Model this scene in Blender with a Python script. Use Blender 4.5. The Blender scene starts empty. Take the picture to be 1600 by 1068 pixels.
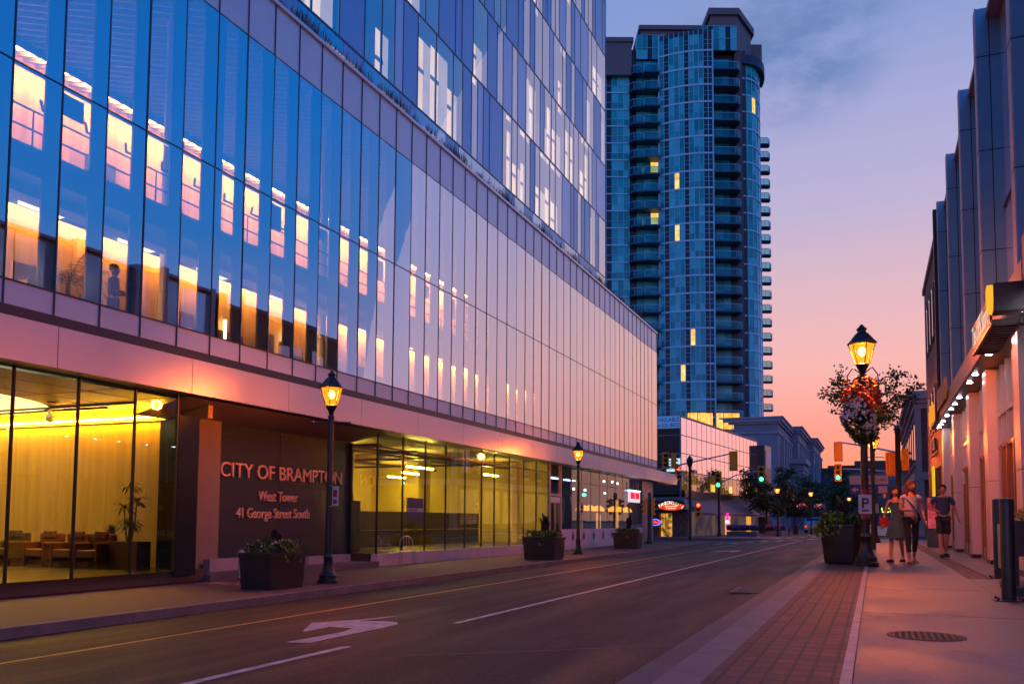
import bpy, bmesh, math, random
from mathutils import Vector, Matrix
random.seed(7)
scn = bpy.context.scene
COL = scn.collection
PI = math.pi
rad = math.radians

# ------------------------------------------------------------------ materials
def new_mat(name):
    m = bpy.data.materials.new(name); m.use_nodes = True
    nt = m.node_tree; nt.nodes.clear()
    out = nt.nodes.new('ShaderNodeOutputMaterial')
    return m, nt, out

def M(name, col, rough=.6, metal=0., var=.0, vs=4., bump=0., bs=40., spec=.5, col2=None, stretch=None):
    """Principled surface with procedural tone variation and bump."""
    m, nt, out = new_mat(name)
    b = nt.nodes.new('ShaderNodeBsdfPrincipled')
    b.inputs['Roughness'].default_value = rough
    b.inputs['Metallic'].default_value = metal
    b.inputs['Specular IOR Level'].default_value = spec
    nt.links.new(b.outputs[0], out.inputs[0])
    c = (*col, 1)
    tc = nt.nodes.new('ShaderNodeTexCoord')
    src = tc.outputs['Object']
    if stretch:
        mp = nt.nodes.new('ShaderNodeMapping'); mp.inputs['Scale'].default_value = stretch
        nt.links.new(src, mp.inputs[0]); src = mp.outputs[0]
    if var > 0 or col2:
        n = nt.nodes.new('ShaderNodeTexNoise'); n.inputs['Scale'].default_value = vs
        n.inputs['Detail'].default_value = 5; n.inputs['Roughness'].default_value = .6
        nt.links.new(src, n.inputs['Vector'])
        r = nt.nodes.new('ShaderNodeValToRGB')
        r.color_ramp.elements[0].position = .3; r.color_ramp.elements[1].position = .7
        lo = col if col2 else tuple(x * (1 - var) for x in col)
        hi = col2 if col2 else tuple(min(1, x * (1 + var)) for x in col)
        r.color_ramp.elements[0].color = (*lo, 1); r.color_ramp.elements[1].color = (*hi, 1)
        nt.links.new(n.outputs['Fac'], r.inputs[0]); nt.links.new(r.outputs[0], b.inputs['Base Color'])
        mr = nt.nodes.new('ShaderNodeMapRange')
        mr.inputs['To Min'].default_value = max(0.02, rough - .1); mr.inputs['To Max'].default_value = min(1, rough + .1)
        nt.links.new(n.outputs['Fac'], mr.inputs[0]); nt.links.new(mr.outputs[0], b.inputs['Roughness'])
    else:
        b.inputs['Base Color'].default_value = c
    if bump > 0:
        n2 = nt.nodes.new('ShaderNodeTexNoise'); n2.inputs['Scale'].default_value = bs
        n2.inputs['Detail'].default_value = 4
        nt.links.new(src, n2.inputs['Vector'])
        bp = nt.nodes.new('ShaderNodeBump'); bp.inputs['Strength'].default_value = bump
        bp.inputs['Distance'].default_value = .02
        nt.links.new(n2.outputs['Fac'], bp.inputs['Height']); nt.links.new(bp.outputs[0], b.inputs['Normal'])
    return m

def EM(name, col, s):
    m, nt, out = new_mat(name)
    e = nt.nodes.new('ShaderNodeEmission'); e.inputs[0].default_value = (*col, 1); e.inputs[1].default_value = s
    nt.links.new(e.outputs[0], out.inputs[0]); return m

def EMvar(name, c1, c2, s, scale=2., stretch=(1, 1, 1)):
    """lit window or lit screen whose glow is uneven"""
    m, nt, out = new_mat(name)
    e = nt.nodes.new('ShaderNodeEmission'); e.inputs[1].default_value = s
    tc = nt.nodes.new('ShaderNodeTexCoord'); mp = nt.nodes.new('ShaderNodeMapping')
    mp.inputs['Scale'].default_value = stretch
    n = nt.nodes.new('ShaderNodeTexNoise'); n.inputs['Scale'].default_value = scale
    r = nt.nodes.new('ShaderNodeValToRGB'); r.color_ramp.elements[0].position = .35; r.color_ramp.elements[1].position = .65
    r.color_ramp.elements[0].color = (*c1, 1); r.color_ramp.elements[1].color = (*c2, 1)
    nt.links.new(tc.outputs['Object'], mp.inputs[0]); nt.links.new(mp.outputs[0], n.inputs['Vector'])
    nt.links.new(n.outputs['Fac'], r.inputs[0]); nt.links.new(r.outputs[0], e.inputs[0])
    nt.links.new(e.outputs[0], out.inputs[0]); return m

def GL(name, trans=(1, 1, 1), refl=(1, 1, 1), base=.1, ior=1.5, rough=.0, wav=0.):
    """architectural glass: clear film with coated reflection"""
    m, nt, out = new_mat(name)
    t = nt.nodes.new('ShaderNodeBsdfTransparent'); t.inputs[0].default_value = (*trans, 1)
    g = nt.nodes.new('ShaderNodeBsdfGlossy'); g.inputs[0].default_value = (*refl, 1); g.inputs['Roughness'].default_value = rough
    f = nt.nodes.new('ShaderNodeFresnel'); f.inputs[0].default_value = ior
    mr = nt.nodes.new('ShaderNodeMapRange'); mr.inputs['To Min'].default_value = base; mr.inputs['To Max'].default_value = 1
    mx = nt.nodes.new('ShaderNodeMixShader')
    nt.links.new(f.outputs[0], mr.inputs[0]); nt.links.new(mr.outputs[0], mx.inputs[0])
    nt.links.new(t.outputs[0], mx.inputs[1]); nt.links.new(g.outputs[0], mx.inputs[2]); nt.links.new(mx.outputs[0], out.inputs[0])
    if wav > 0:
        tc = nt.nodes.new('ShaderNodeTexCoord'); n = nt.nodes.new('ShaderNodeTexNoise'); n.inputs['Scale'].default_value = .7
        bp = nt.nodes.new('ShaderNodeBump'); bp.inputs['Strength'].default_value = wav; bp.inputs['Distance'].default_value = .05
        nt.links.new(tc.outputs['Object'], n.inputs['Vector']); nt.links.new(n.outputs['Fac'], bp.inputs['Height'])
        nt.links.new(bp.outputs[0], g.inputs['Normal'])
    return m

def brickmat(name, c1, c2, mortar, w, h, off=.5, msize=.012, rough=.8, rot=(0, 0, 0), bump=.4, var=.25):
    m, nt, out = new_mat(name)
    b = nt.nodes.new('ShaderNodeBsdfPrincipled'); b.inputs['Roughness'].default_value = rough
    tc = nt.nodes.new('ShaderNodeTexCoord'); mp = nt.nodes.new('ShaderNodeMapping'); mp.inputs['Rotation'].default_value = rot
    br = nt.nodes.new('ShaderNodeTexBrick')
    br.inputs['Color1'].default_value = (*c1, 1); br.inputs['Color2'].default_value = (*c2, 1); br.inputs['Mortar'].default_value = (*mortar, 1)
    br.inputs['Scale'].default_value = 1; br.inputs['Mortar Size'].default_value = msize
    br.inputs['Brick Width'].default_value = w; br.inputs['Row Height'].default_value = h; br.offset = off
    n = nt.nodes.new('ShaderNodeTexNoise'); n.inputs['Scale'].default_value = 3; n.inputs['Detail'].default_value = 6
    mx = nt.nodes.new('ShaderNodeMixRGB'); mx.blend_type = 'MULTIPLY'; mx.inputs[0].default_value = 1
    r = nt.nodes.new('ShaderNodeValToRGB'); r.color_ramp.elements[0].position = .3; r.color_ramp.elements[1].position = .7
    r.color_ramp.elements[0].color = (1 - var,) * 3 + (1,); r.color_ramp.elements[1].color = (1 + var * .3,) * 3 + (1,)
    L = nt.links.new
    L(tc.outputs['Object'], mp.inputs[0]); L(mp.outputs[0], br.inputs['Vector']); L(tc.outputs['Object'], n.inputs['Vector'])
    L(n.outputs['Fac'], r.inputs[0]); L(br.outputs['Color'], mx.inputs[1]); L(r.outputs[0], mx.inputs[2]); L(mx.outputs[0], b.inputs['Base Color'])
    bp = nt.nodes.new('ShaderNodeBump'); bp.inputs['Strength'].default_value = bump; bp.inputs['Distance'].default_value = .02; bp.invert = True
    L(br.outputs['Fac'], bp.inputs['Height']); L(bp.outputs[0], b.inputs['Normal']); L(b.outputs[0], out.inputs[0])
    return m

# ------------------------------------------------------------------ mesh builder
class MB:
    def __init__(s): s.v = []; s.f = []; s.m = []; s.sm = []
    def add(s, vs, fs, mi=0, smooth=False):
        o = len(s.v); s.v += [tuple(v) for v in vs]
        for f in fs: s.f.append([i + o for i in f]); s.m.append(mi); s.sm.append(smooth)
        return s
    def box(s, x0, x1, y0, y1, z0, z1, mi=0):
        if x0 > x1: x0, x1 = x1, x0
        if y0 > y1: y0, y1 = y1, y0
        if z0 > z1: z0, z1 = z1, z0
        v = [(x, y, z) for z in (z0, z1) for y in (y0, y1) for x in (x0, x1)]
        return s.add(v, [(0, 2, 3, 1), (4, 5, 7, 6), (0, 1, 5, 4), (2, 6, 7, 3), (0, 4, 6, 2), (1, 3, 7, 5)], mi)
    def obox(s, c, size, mat3, mi=0):
        hx, hy, hz = [a / 2 for a in size]
        v = [Vector(c) + mat3 @ Vector((x * hx, y * hy, z * hz)) for z in (-1, 1) for y in (-1, 1) for x in (-1, 1)]
        return s.add(v, [(0, 2, 3, 1), (4, 5, 7, 6), (0, 1, 5, 4), (2, 6, 7, 3), (0, 4, 6, 2), (1, 3, 7, 5)], mi)
    def tube(s, p0, p1, r0, r1=None, n=10, mi=0, caps=True):
        p0, p1 = Vector(p0), Vector(p1); r1 = r0 if r1 is None else r1
        d = (p1 - p0)
        if d.length < 1e-6: return s
        d.normalize(); a = d.orthogonal().normalized(); b = d.cross(a)
        v = []
        for p, r in ((p0, r0), (p1, r1)):
            for i in range(n):
                t = 2 * PI * i / n; v.append(p + (a * math.cos(t) + b * math.sin(t)) * r)
        s.add(v, [(i, (i + 1) % n, n + (i + 1) % n, n + i) for i in range(n)], mi, True)
        if caps: s.add(v[:n], [tuple(range(n - 1, -1, -1))], mi); s.add(v[n:], [tuple(range(n))], mi)
        return s
    def path(s, pts, rs, n=8, mi=0):
        if not isinstance(rs, (list, tuple)): rs = [rs] * len(pts)
        for i in range(len(pts) - 1): s.tube(pts[i], pts[i + 1], rs[i], rs[i + 1], n, mi)
        return s
    def lathe(s, prof, c=(0, 0, 0), n=16, mi=0, sx=1, sy=1, rot=0., smooth=True):
        v = []
        for r, z in prof:
            for i in range(n):
                t = 2 * PI * (i + rot) / n; v.append((c[0] + r * sx * math.cos(t), c[1] + r * sy * math.sin(t), c[2] + z))
        f = []
        for k in range(len(prof) - 1):
            for i in range(n): f.append((k * n + i, k * n + (i + 1) % n, (k + 1) * n + (i + 1) % n, (k + 1) * n + i))
        s.add(v, f, mi, smooth)
        s.add(v[:n], [tuple(range(n - 1, -1, -1))], mi); s.add(v[-n:], [tuple(range(n))], mi)
        return s
    def prism(s, poly, z0, z1, mi=0):
        n = len(poly); v = [(x, y, z0) for x, y in poly] + [(x, y, z1) for x, y in poly]
        s.add(v, [tuple(range(n - 1, -1, -1)), tuple(range(n, 2 * n))] + [(i, (i + 1) % n, n + (i + 1) % n, n + i) for i in range(n)], mi)
        return s
    def sheet(s, poly, z, mi=0):
        return s.add([(x, y, z) for x, y in poly], [tuple(range(len(poly)))], mi)
    def sphere(s, c, r, n=12, mi=0, sc=(1, 1, 1)):
        prof = [(math.sin(PI * k / n) * r + 1e-4, -math.cos(PI * k / n) * r * sc[2]) for k in range(n + 1)]
        return s.lathe(prof, c, n * 2 if n < 8 else n + 4, mi, sc[0], sc[1])
    def xf(s, mat):
        s.v = [tuple(mat @ Vector(v)) for v in s.v]; return s
    def build(s, name, mats, parent=None, world=False):
        """one mesh object; with world=True the coordinates are world ones and are brought into the parent's frame"""
        if not isinstance(mats, (list, tuple)): mats = [mats]
        me = bpy.data.meshes.new(name)
        vs = s.v
        if world and parent is not None:
            inv = wmat(parent).inverted(); vs = [tuple(inv @ Vector(v)) for v in vs]
        me.from_pydata(vs, [], s.f)
        for m in mats: me.materials.append(m)
        me.polygons.foreach_set('material_index', s.m); me.polygons.foreach_set('use_smooth', s.sm)
        me.update()
        if any(s.sm):
            try: me.set_sharp_from_angle(angle=rad(40))
            except Exception: pass
        o = bpy.data.objects.new(name, me); COL.objects.link(o)
        if parent is not None: o.parent = parent
        return o

def wmat(o):
    m = Matrix.LocRotScale(o.location, o.rotation_euler, o.scale)
    return wmat(o.parent) @ m if o.parent else m

def thing(name, label, cat, loc=(0, 0, 0), rz=0., group=None):
    o = bpy.data.objects.new(name, None); COL.objects.link(o); o.empty_display_size = .3
    o.location = loc; o.rotation_euler = (0, 0, rz); o['label'] = label; o['category'] = cat
    if group: o['group'] = group
    return o
def tag(o, label, cat, group=None, kind=None):
    o['label'] = label; o['category'] = cat
    if group: o['group'] = group
    if kind: o['kind'] = kind
    return o
def struct(o): o['kind'] = 'structure'; return o
def kids(o): return [c for c in bpy.data.objects if c.parent == o]
def dup(o, loc=None, rz=None, label=None, parent=None, scale=None):
    c = o.copy(); COL.objects.link(c)
    if parent is not None: c.parent = parent
    if loc is not None: c.location = loc
    if rz is not None: c.rotation_euler = (0, 0, rz)
    if scale is not None: c.scale = (scale,) * 3
    if label: c['label'] = label
    for k in kids(o): dup(k, parent=c)
    return c

def text_mesh(name, txt, size, mat, parent, mtx, ext=.01, align='LEFT', shear=0., xs=1.):
    cu = bpy.data.curves.new(name, 'FONT'); cu.body = txt; cu.size = size; cu.extrude = ext
    cu.align_x = align; cu.shear = shear; cu.space_character = 1.0
    tmp = bpy.data.objects.new('tmp', cu); COL.objects.link(tmp)
    dg = bpy.context.evaluated_depsgraph_get()
    me = bpy.data.meshes.new_from_object(tmp.evaluated_get(dg))
    bpy.data.objects.remove(tmp)
    inv = wmat(parent).inverted() if parent else Matrix()
    me.transform(inv @ mtx @ Matrix.Diagonal((xs, 1, 1, 1)))
    me.materials.clear(); me.materials.append(mat); me.name = name
    o = bpy.data.objects.new(name, me); COL.objects.link(o)
    if parent: o.parent = parent
    return o
def facing(origin, right, up):
    r = Vector(right).normalized(); u = Vector(up).normalized(); n = r.cross(u)
    m = Matrix((r, u, n)).transposed().to_4x4(); m.translation = Vector(origin); return m

# ------------------------------------------------------------------ camera
cam_d = bpy.data.cameras.new('camera'); cam = bpy.data.objects.new('camera', cam_d); COL.objects.link(cam)
F_PX, YAW, PITCH, ROLL = 1350., rad(22.7239), rad(3.8), rad(-.39)
cam_d.sensor_fit = 'HORIZONTAL'; cam_d.sensor_width = 36.; cam_d.lens = 36. * F_PX / 1600.
cam_d.shift_x = 0.; cam_d.shift_y = (721.478 - 534.) / 1600.
cam_d.clip_end = 4000; cam_d.clip_start = .05
fw = Vector((-math.sin(YAW) * math.cos(PITCH), math.cos(YAW) * math.cos(PITCH), math.sin(PITCH)))
r0 = Vector((math.cos(YAW), math.sin(YAW), 0)); u0 = r0.cross(fw)
c_, s_ = math.cos(ROLL), math.sin(ROLL)
rr = c_ * r0 - s_ * u0; uu = s_ * r0 + c_ * u0
mw = Matrix((rr, uu, -fw)).transposed().to_4x4(); mw.translation = Vector((0, 0, .87))
cam.matrix_world = mw; scn.camera = cam

# ------------------------------------------------------------------ sky (world) and sun
def build_world():
    w = bpy.data.worlds.new('World'); scn.world = w; w.use_nodes = True
    nt = w.node_tree; nt.nodes.clear(); L = nt.links.new
    out = nt.nodes.new('ShaderNodeOutputWorld'); bg = nt.nodes.new('ShaderNodeBackground')
    L(bg.outputs[0], out.inputs[0]); bg.inputs[1].default_value = SKY
    tc = nt.nodes.new('ShaderNodeTexCoord'); nrm = nt.nodes.new('ShaderNodeVectorMath'); nrm.operation = 'NORMALIZE'
    L(tc.outputs['Generated'], nrm.inputs[0])
    sx = nt.nodes.new('ShaderNodeSeparateXYZ'); L(nrm.outputs[0], sx.inputs[0])
    def ramp(stops):
        r = nt.nodes.new('ShaderNodeValToRGB'); cr = r.color_ramp; cr.interpolation = 'EASE' if False else 'LINEAR'
        while len(cr.elements) > 1: cr.elements.remove(cr.elements[-1])
        cr.elements[0].position = stops[0][0]; cr.elements[0].color = (*stops[0][1], 1)
        for p, c in stops[1:]:
            e = cr.elements.new(p); e.color = (*c, 1)
        L(sx.outputs['Z'], r.inputs[0]); return r
    front = ramp([(0, (.80, .26, .11)), (.05, (.78, .25, .13)), (.10, (.78, .28, .22)), (.17, (.73, .37, .35)), (.25, (.57, .37, .43)),
                  (.33, (.40, .35, .52)), (.42, (.30, .31, .53)), (.50, (.19, .26, .50)), (.7, (.08, .22, .62)), (1, (.03, .14, .5))])
    side = ramp([(0, (.48, .27, .42)), (.1, (.40, .27, .48)), (.2, (.20, .25, .55)), (.3, (.035, .21, .62)), (.42, (.012, .19, .66)),
                 (.6, (.008, .15, .52)), (1, (.012, .10, .38))])
    # azimuth factor: 1 towards the sunset at the end of the street, 0 beside and behind
    hz = nt.nodes.new('ShaderNodeVectorMath'); hz.operation = 'MULTIPLY'; hz.inputs[1].default_value = (1, 1, .0); L(nrm.outputs[0], hz.inputs[0])
    hn = nt.nodes.new('ShaderNodeVectorMath'); hn.operation = 'NORMALIZE'; L(hz.outputs[0], hn.inputs[0])
    dt = nt.nodes.new('ShaderNodeVectorMath'); dt.operation = 'DOT_PRODUCT'; L(hn.outputs[0], dt.inputs[0])
    az = rad(-2); dt.inputs[1].default_value = (math.sin(az), math.cos(az), 0)
    mr = nt.nodes.new('ShaderNodeMapRange'); mr.interpolation_type = 'SMOOTHSTEP'
    mr.inputs['From Min'].default_value = .78; mr.inputs['From Max'].default_value = .992
    L(dt.outputs['Value'], mr.inputs[0])
    mx = nt.nodes.new('ShaderNodeMixRGB'); L(mr.outputs[0], mx.inputs[0]); L(side.outputs[0], mx.inputs[1]); L(front.outputs[0], mx.inputs[2])
    # soft cloud veils
    mp = nt.nodes.new('ShaderNodeMapping'); mp.inputs['Scale'].default_value = (1, 1, 2.2); L(nrm.outputs[0], mp.inputs[0])
    n = nt.nodes.new('ShaderNodeTexNoise'); n.inputs['Scale'].default_value = 4.2; n.inputs['Detail'].default_value = 8; n.inputs['Roughness'].default_value = .55
    n.inputs['Distortion'].default_value = .3
    L(mp.outputs[0], n.inputs['Vector'])
    r1 = nt.nodes.new('ShaderNodeMapRange'); r1.inputs['From Min'].default_value = .5; r1.inputs['From Max'].default_value = .72; L(n.outputs['Fac'], r1.inputs[0])
    # clouds gather high, one dark patch above the tower
    def patch(azd, eld, size):
        d = nt.nodes.new('ShaderNodeVectorMath'); d.operation = 'DOT_PRODUCT'; L(nrm.outputs[0], d.inputs[0])
        a, e = rad(azd), rad(eld); d.inputs[1].default_value = (math.sin(a) * math.cos(e), math.cos(a) * math.cos(e), math.sin(e))
        q = nt.nodes.new('ShaderNodeMapRange'); q.interpolation_type = 'SMOOTHSTEP'; q.inputs['From Min'].default_value = math.cos(rad(size)); q.inputs['From Max'].default_value = math.cos(rad(size * .15))
        L(d.outputs['Value'], q.inputs[0]); return q
    p1 = patch(-4.4, 29.5, 7); 
    n2 = nt.nodes.new('ShaderNodeTexNoise'); n2.inputs['Scale'].default_value = 11; n2.inputs['Detail'].default_value = 8; n2.inputs['Roughness'].default_value = .6
    L(mp.outputs[0], n2.inputs['Vector'])
    r2 = nt.nodes.new('ShaderNodeMapRange'); r2.inputs['From Min'].default_value = .36; r2.inputs['From Max'].default_value = .6; L(n2.outputs['Fac'], r2.inputs[0])
    m1 = nt.nodes.new('ShaderNodeMath'); m1.operation = 'MULTIPLY'; L(p1.outputs[0], m1.inputs[0]); L(r2.outputs[0], m1.inputs[1])
    m2 = nt.nodes.new('ShaderNodeMath'); m2.operation = 'MULTIPLY'; L(m1.outputs[0], m2.inputs[0]); m2.inputs[1].default_value = .95
    cm = nt.nodes.new('ShaderNodeMixRGB'); cm.inputs[2].default_value = (.11, .18, .38, 1); L(m2.outputs[0], cm.inputs[0]); L(mx.outputs[0], cm.inputs[1])
    hi = nt.nodes.new('ShaderNodeMapRange'); hi.inputs['From Min'].default_value = .28; hi.inputs['From Max'].default_value = .5; L(sx.outputs['Z'], hi.inputs[0])
    m3 = nt.nodes.new('ShaderNodeMath'); m3.operation = 'MULTIPLY'; L(r1.outputs[0], m3.inputs[0]); L(hi.outputs[0], m3.inputs[1])
    m4 = nt.nodes.new('ShaderNodeMath'); m4.operation = 'MULTIPLY'; L(m3.outputs[0], m4.inputs[0]); L(mr.outputs[0], m4.inputs[1])
    m5 = nt.nodes.new('ShaderNodeMath'); m5.operation = 'MULTIPLY'; L(m4.outputs[0], m5.inputs[0]); m5.inputs[1].default_value = .45
    cm2 = nt.nodes.new('ShaderNodeMixRGB'); cm2.inputs[2].default_value = (.22, .24, .42, 1); L(m5.outputs[0], cm2.inputs[0]); L(cm.outputs[0], cm2.inputs[1])
    # thin streak low on the right
    L(cm2.outputs[0], bg.inputs[0])
SKY = 1.0
build_world()
sd = bpy.data.lights.new('sun', 'SUN'); sd.energy = .25; sd.angle = rad(70); sd.color = (1, .55, .42)
sun = bpy.data.objects.new('sun', sd); COL.objects.link(sun); sun.location = (0, 60, 40)
sun.rotation_euler = Vector((.05, -1, -.10)).to_track_quat('-Z', 'Y').to_euler()
scn.view_settings.view_transform = 'Standard'; scn.view_settings.look = 'None'; scn.view_settings.exposure = .4; scn.view_settings.gamma = 1
scn.cycles.max_bounces = 8; scn.cycles.transparent_max_bounces = 16; scn.cycles.glossy_bounces = 4; scn.cycles.diffuse_bounces = 3
scn.cycles.sample_clamp_indirect = 4; scn.cycles.caustics_reflective = False; scn.cycles.caustics_refractive = False

# ------------------------------------------------------------------ shared materials
def road_mat():
    m, nt, out = new_mat('asphalt'); L = nt.links.new; N = nt.nodes.new
    b = N('ShaderNodeBsdfPrincipled'); L(b.outputs[0], out.inputs[0]); tc = N('ShaderNodeTexCoord')
    def noise(scale, st=(1, 1, 1), det=5, lo=.35, hi=.65):
        mp = N('ShaderNodeMapping'); mp.inputs['Scale'].default_value = st; n = N('ShaderNodeTexNoise'); n.inputs['Scale'].default_value = scale; n.inputs['Detail'].default_value = det
        L(tc.outputs['Object'], mp.inputs[0]); L(mp.outputs[0], n.inputs['Vector']); r = N('ShaderNodeMapRange'); r.inputs['From Min'].default_value = lo; r.inputs['From Max'].default_value = hi; L(n.outputs['Fac'], r.inputs[0]); return r
    big, wear, grit = noise(.35), noise(1.8, (1.2, .16, 1)), noise(42, det=3, lo=.34, hi=.66)
    a = N('ShaderNodeMixRGB'); a.inputs[1].default_value = (.014, .011, .013, 1); a.inputs[2].default_value = (.022, .017, .019, 1); L(big.outputs[0], a.inputs[0])
    c = N('ShaderNodeMixRGB'); c.inputs[2].default_value = (.033, .024, .026, 1); L(a.outputs[0], c.inputs[1])
    m1 = N('ShaderNodeMath'); m1.operation = 'MULTIPLY'; m1.inputs[1].default_value = .38; L(wear.outputs[0], m1.inputs[0]); L(m1.outputs[0], c.inputs[0])
    d = N('ShaderNodeMixRGB'); d.blend_type = 'MULTIPLY'; d.inputs[0].default_value = 1; L(c.outputs[0], d.inputs[1])
    g = N('ShaderNodeMapRange'); g.inputs['To Min'].default_value = .35; g.inputs['To Max'].default_value = 1.9; L(grit.outputs[0], g.inputs[0]); L(g.outputs[0], d.inputs[2]); L(d.outputs[0], b.inputs['Base Color'])
    r2 = N('ShaderNodeMapRange'); b.inputs['Specular IOR Level'].default_value = .28; r2.inputs['To Min'].default_value = .52; r2.inputs['To Max'].default_value = .68; L(wear.outputs[0], r2.inputs[0]); L(r2.outputs[0], b.inputs['Roughness'])
    bp = N('ShaderNodeBump'); bp.inputs['Strength'].default_value = .8; bp.inputs['Distance'].default_value = .015; L(grit.outputs[0], bp.inputs['Height']); L(bp.outputs[0], b.inputs['Normal']); return m
asphalt = road_mat()
def slab_mat():
    m, nt, out = new_mat('concrete'); L = nt.links.new; N = nt.nodes.new
    b = N('ShaderNodeBsdfPrincipled'); L(b.outputs[0], out.inputs[0]); tc = N('ShaderNodeTexCoord')
    def noise(scale, det, lo, hi):
        n = N('ShaderNodeTexNoise'); n.inputs['Scale'].default_value = scale; n.inputs['Detail'].default_value = det; n.inputs['Roughness'].default_value = .65
        L(tc.outputs['Object'], n.inputs['Vector']); r = N('ShaderNodeMapRange'); r.inputs['From Min'].default_value = lo; r.inputs['From Max'].default_value = hi; L(n.outputs['Fac'], r.inputs[0]); return r
    blot, fine, spot = noise(.9, 8, .38, .64), noise(55, 3, .3, .7), noise(5.5, 2, .66, .72)
    a = N('ShaderNodeMixRGB'); a.inputs[1].default_value = (.085, .055, .050, 1); a.inputs[2].default_value = (.27, .175, .15, 1); L(blot.outputs[0], a.inputs[0])
    c = N('ShaderNodeMixRGB'); c.inputs[2].default_value = (.06, .042, .04, 1); L(a.outputs[0], c.inputs[1]); m1 = N('ShaderNodeMath'); m1.operation = 'MULTIPLY'; m1.inputs[1].default_value = .6; L(spot.outputs[0], m1.inputs[0]); L(m1.outputs[0], c.inputs[0])
    d = N('ShaderNodeMixRGB'); d.blend_type = 'MULTIPLY'; d.inputs[0].default_value = 1; L(c.outputs[0], d.inputs[1]); g = N('ShaderNodeMapRange'); g.inputs['To Min'].default_value = .75; g.inputs['To Max'].default_value = 1.25; L(fine.outputs[0], g.inputs[0]); L(g.outputs[0], d.inputs[2]); L(d.outputs[0], b.inputs['Base Color'])
    r2 = N('ShaderNodeMapRange'); r2.inputs['To Min'].default_value = .42; r2.inputs['To Max'].default_value = .68; L(blot.outputs[0], r2.inputs[0]); L(r2.outputs[0], b.inputs['Roughness'])
    bp = N('ShaderNodeBump'); bp.inputs['Strength'].default_value = .4; bp.inputs['Distance'].default_value = .01; L(fine.outputs[0], bp.inputs['Height']); L(bp.outputs[0], b.inputs['Normal']); return m
concrete = slab_mat()
kerbstone = M('kerb_concrete', (.19, .15, .14), .7, var=.25, vs=2.5, bump=.3, bs=50)
walkred = M('red_paving', (.12, .055, .05), .7, var=.25, vs=1.8, bump=.2, bs=40)
paver = brickmat('brick_paving', (.15, .055, .045), (.08, .035, .03), (.010, .009, .009), .116, .20, .0, .011, .7, bump=.8, var=.35)
white_paint = M('white_paint', (.66, .60, .60), .6, var=.15, vs=7, col2=(.24, .20, .20))
yellow_paint = M('yellow_paint', (.62, .34, .05), .6, var=.2, vs=6)
black_metal = M('black_metal', (.012, .013, .016), .35, .0, var=.2, vs=8)
dark_metal = M('dark_metal', (.03, .03, .035), .4, .4)
alu = M('aluminium', (.55, .55, .58), .35, .9, var=.06, vs=2)
soft_grey = M('grey_panel', (.34, .34, .40), .45, .0, var=.05, vs=.6)
wood = M('wood_panel', (.66, .44, .13), .45, var=.0, vs=2, col2=(.50, .31, .08), stretch=(3, 3, .12), bump=.05, bs=20)
wood_low = M('pale_wood', (.72, .46, .20), .5, vs=2.4, col2=(.46, .25, .09), stretch=(2, 2, .12))
cream = M('cream_wall', (.62, .55, .40), .7, var=.1, vs=1)
facade_glass = GL('facade_glass', (.9, .9, .9), (.88, .93, 1.0), .46, 2.5, .0, .022)
lobby_glass = GL('lobby_glass', (.98, .90, .48), (.9, .93, .95), .05, 1.45, 0, .02)
shop_glass = GL('shop_glass', (.8, .85, .85), (.9, .95, 1), .18, 1.5, 0, .03)
warm_hot = EM('warm_tube', (1, .74, .42), 14)
white_lamp = EM('white_lamp', (.95, .88, 1.), 60)
leaf_dark = M('leaf_dark', (.018, .045, .018), .6, var=.5, vs=6)
leaf_mid = M('leaf_mid', (.035, .085, .022), .55, var=.5, vs=6)
leaf_lime = M('leaf_lime', (.20, .30, .03), .55, var=.35, vs=8)
leaf_purple = M('leaf_purple', (.045, .012, .018), .5, var=.4, vs=6)
bark = M('bark', (.06, .045, .035), .85, var=.3, vs=12, bump=.5, bs=25)
soil = M('soil', (.03, .02, .015), .9, var=.3, vs=15)

# ------------------------------------------------------------------ the ground
def gz(x):                                  # carriageway surface: it falls towards the far kerb
    return -.10 - .067 * (-1.12 - x)
GL_ = -.58                                  # left pavement level
b = MB()
b.add([(-1500, -300, -.95), (1500, -300, -.95), (1500, 2500, -.95), (-1500, 2500, -.95)], [(0, 1, 2, 3)])
struct(b.build('ground', M('ground_earth', (.05, .045, .045), .9, var=.2, vs=.2)))
b = MB()
def slab(b, x0, x1, y0, y1, z0a, z0b, nx=1, ny=1, mi=0):
    for i in range(ny):
        ya, yb = y0 + (y1 - y0) * i / ny, y0 + (y1 - y0) * (i + 1) / ny
        b.add([(x0, ya, z0a), (x1, ya, z0b), (x1, yb, z0b), (x0, yb, z0a)], [(0, 1, 2, 3)], mi)
slab(b, -10.4, -1.12, -60, 260, gz(-10.4), gz(-1.12), ny=8)
o = struct(b.build('road', asphalt))
b = MB(); slab(b, -60, -10.4, 60.2, 71.5, -.715, gz(-10.4)); slab(b, -1.12, 60, 48.6, 60.5, gz(-1.12), -.12)
struct(b.build('side_street', asphalt))
# left pavement with its kerb, corner cut at the crossing
b = MB()
b.box(-14.6, -10.55, -60, 60, -.9, GL_); b.box(-60, -14.6, 58.9, 60, -.9, GL_ - .003)
struct(b.build('sidewalk', walkred))
b = MB()
for i in range(-12, 12):
    b.box(-10.55, -10.4, i * 5. + .006, i * 5. + 4.994, -.9, GL_ + .004)
b.box(-60, -10.56, 60, 60.15, -.9, GL_ + .004)
struct(b.build('kerb', kerbstone))
b = MB(); b.box(-40, -7.75, 71.65, 300, -.9, -.52); struct(b.build('sidewalk', M('far_paving', (.17, .11, .12), .7, var=.2, vs=1))) 
b = MB(); b.box(-40, -7.6, 71.5, 71.65, -.9, -.515); b.box(-7.75, -7.6, 71.65, 300, -.9, -.515)
struct(b.build('kerb', kerbstone))
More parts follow.
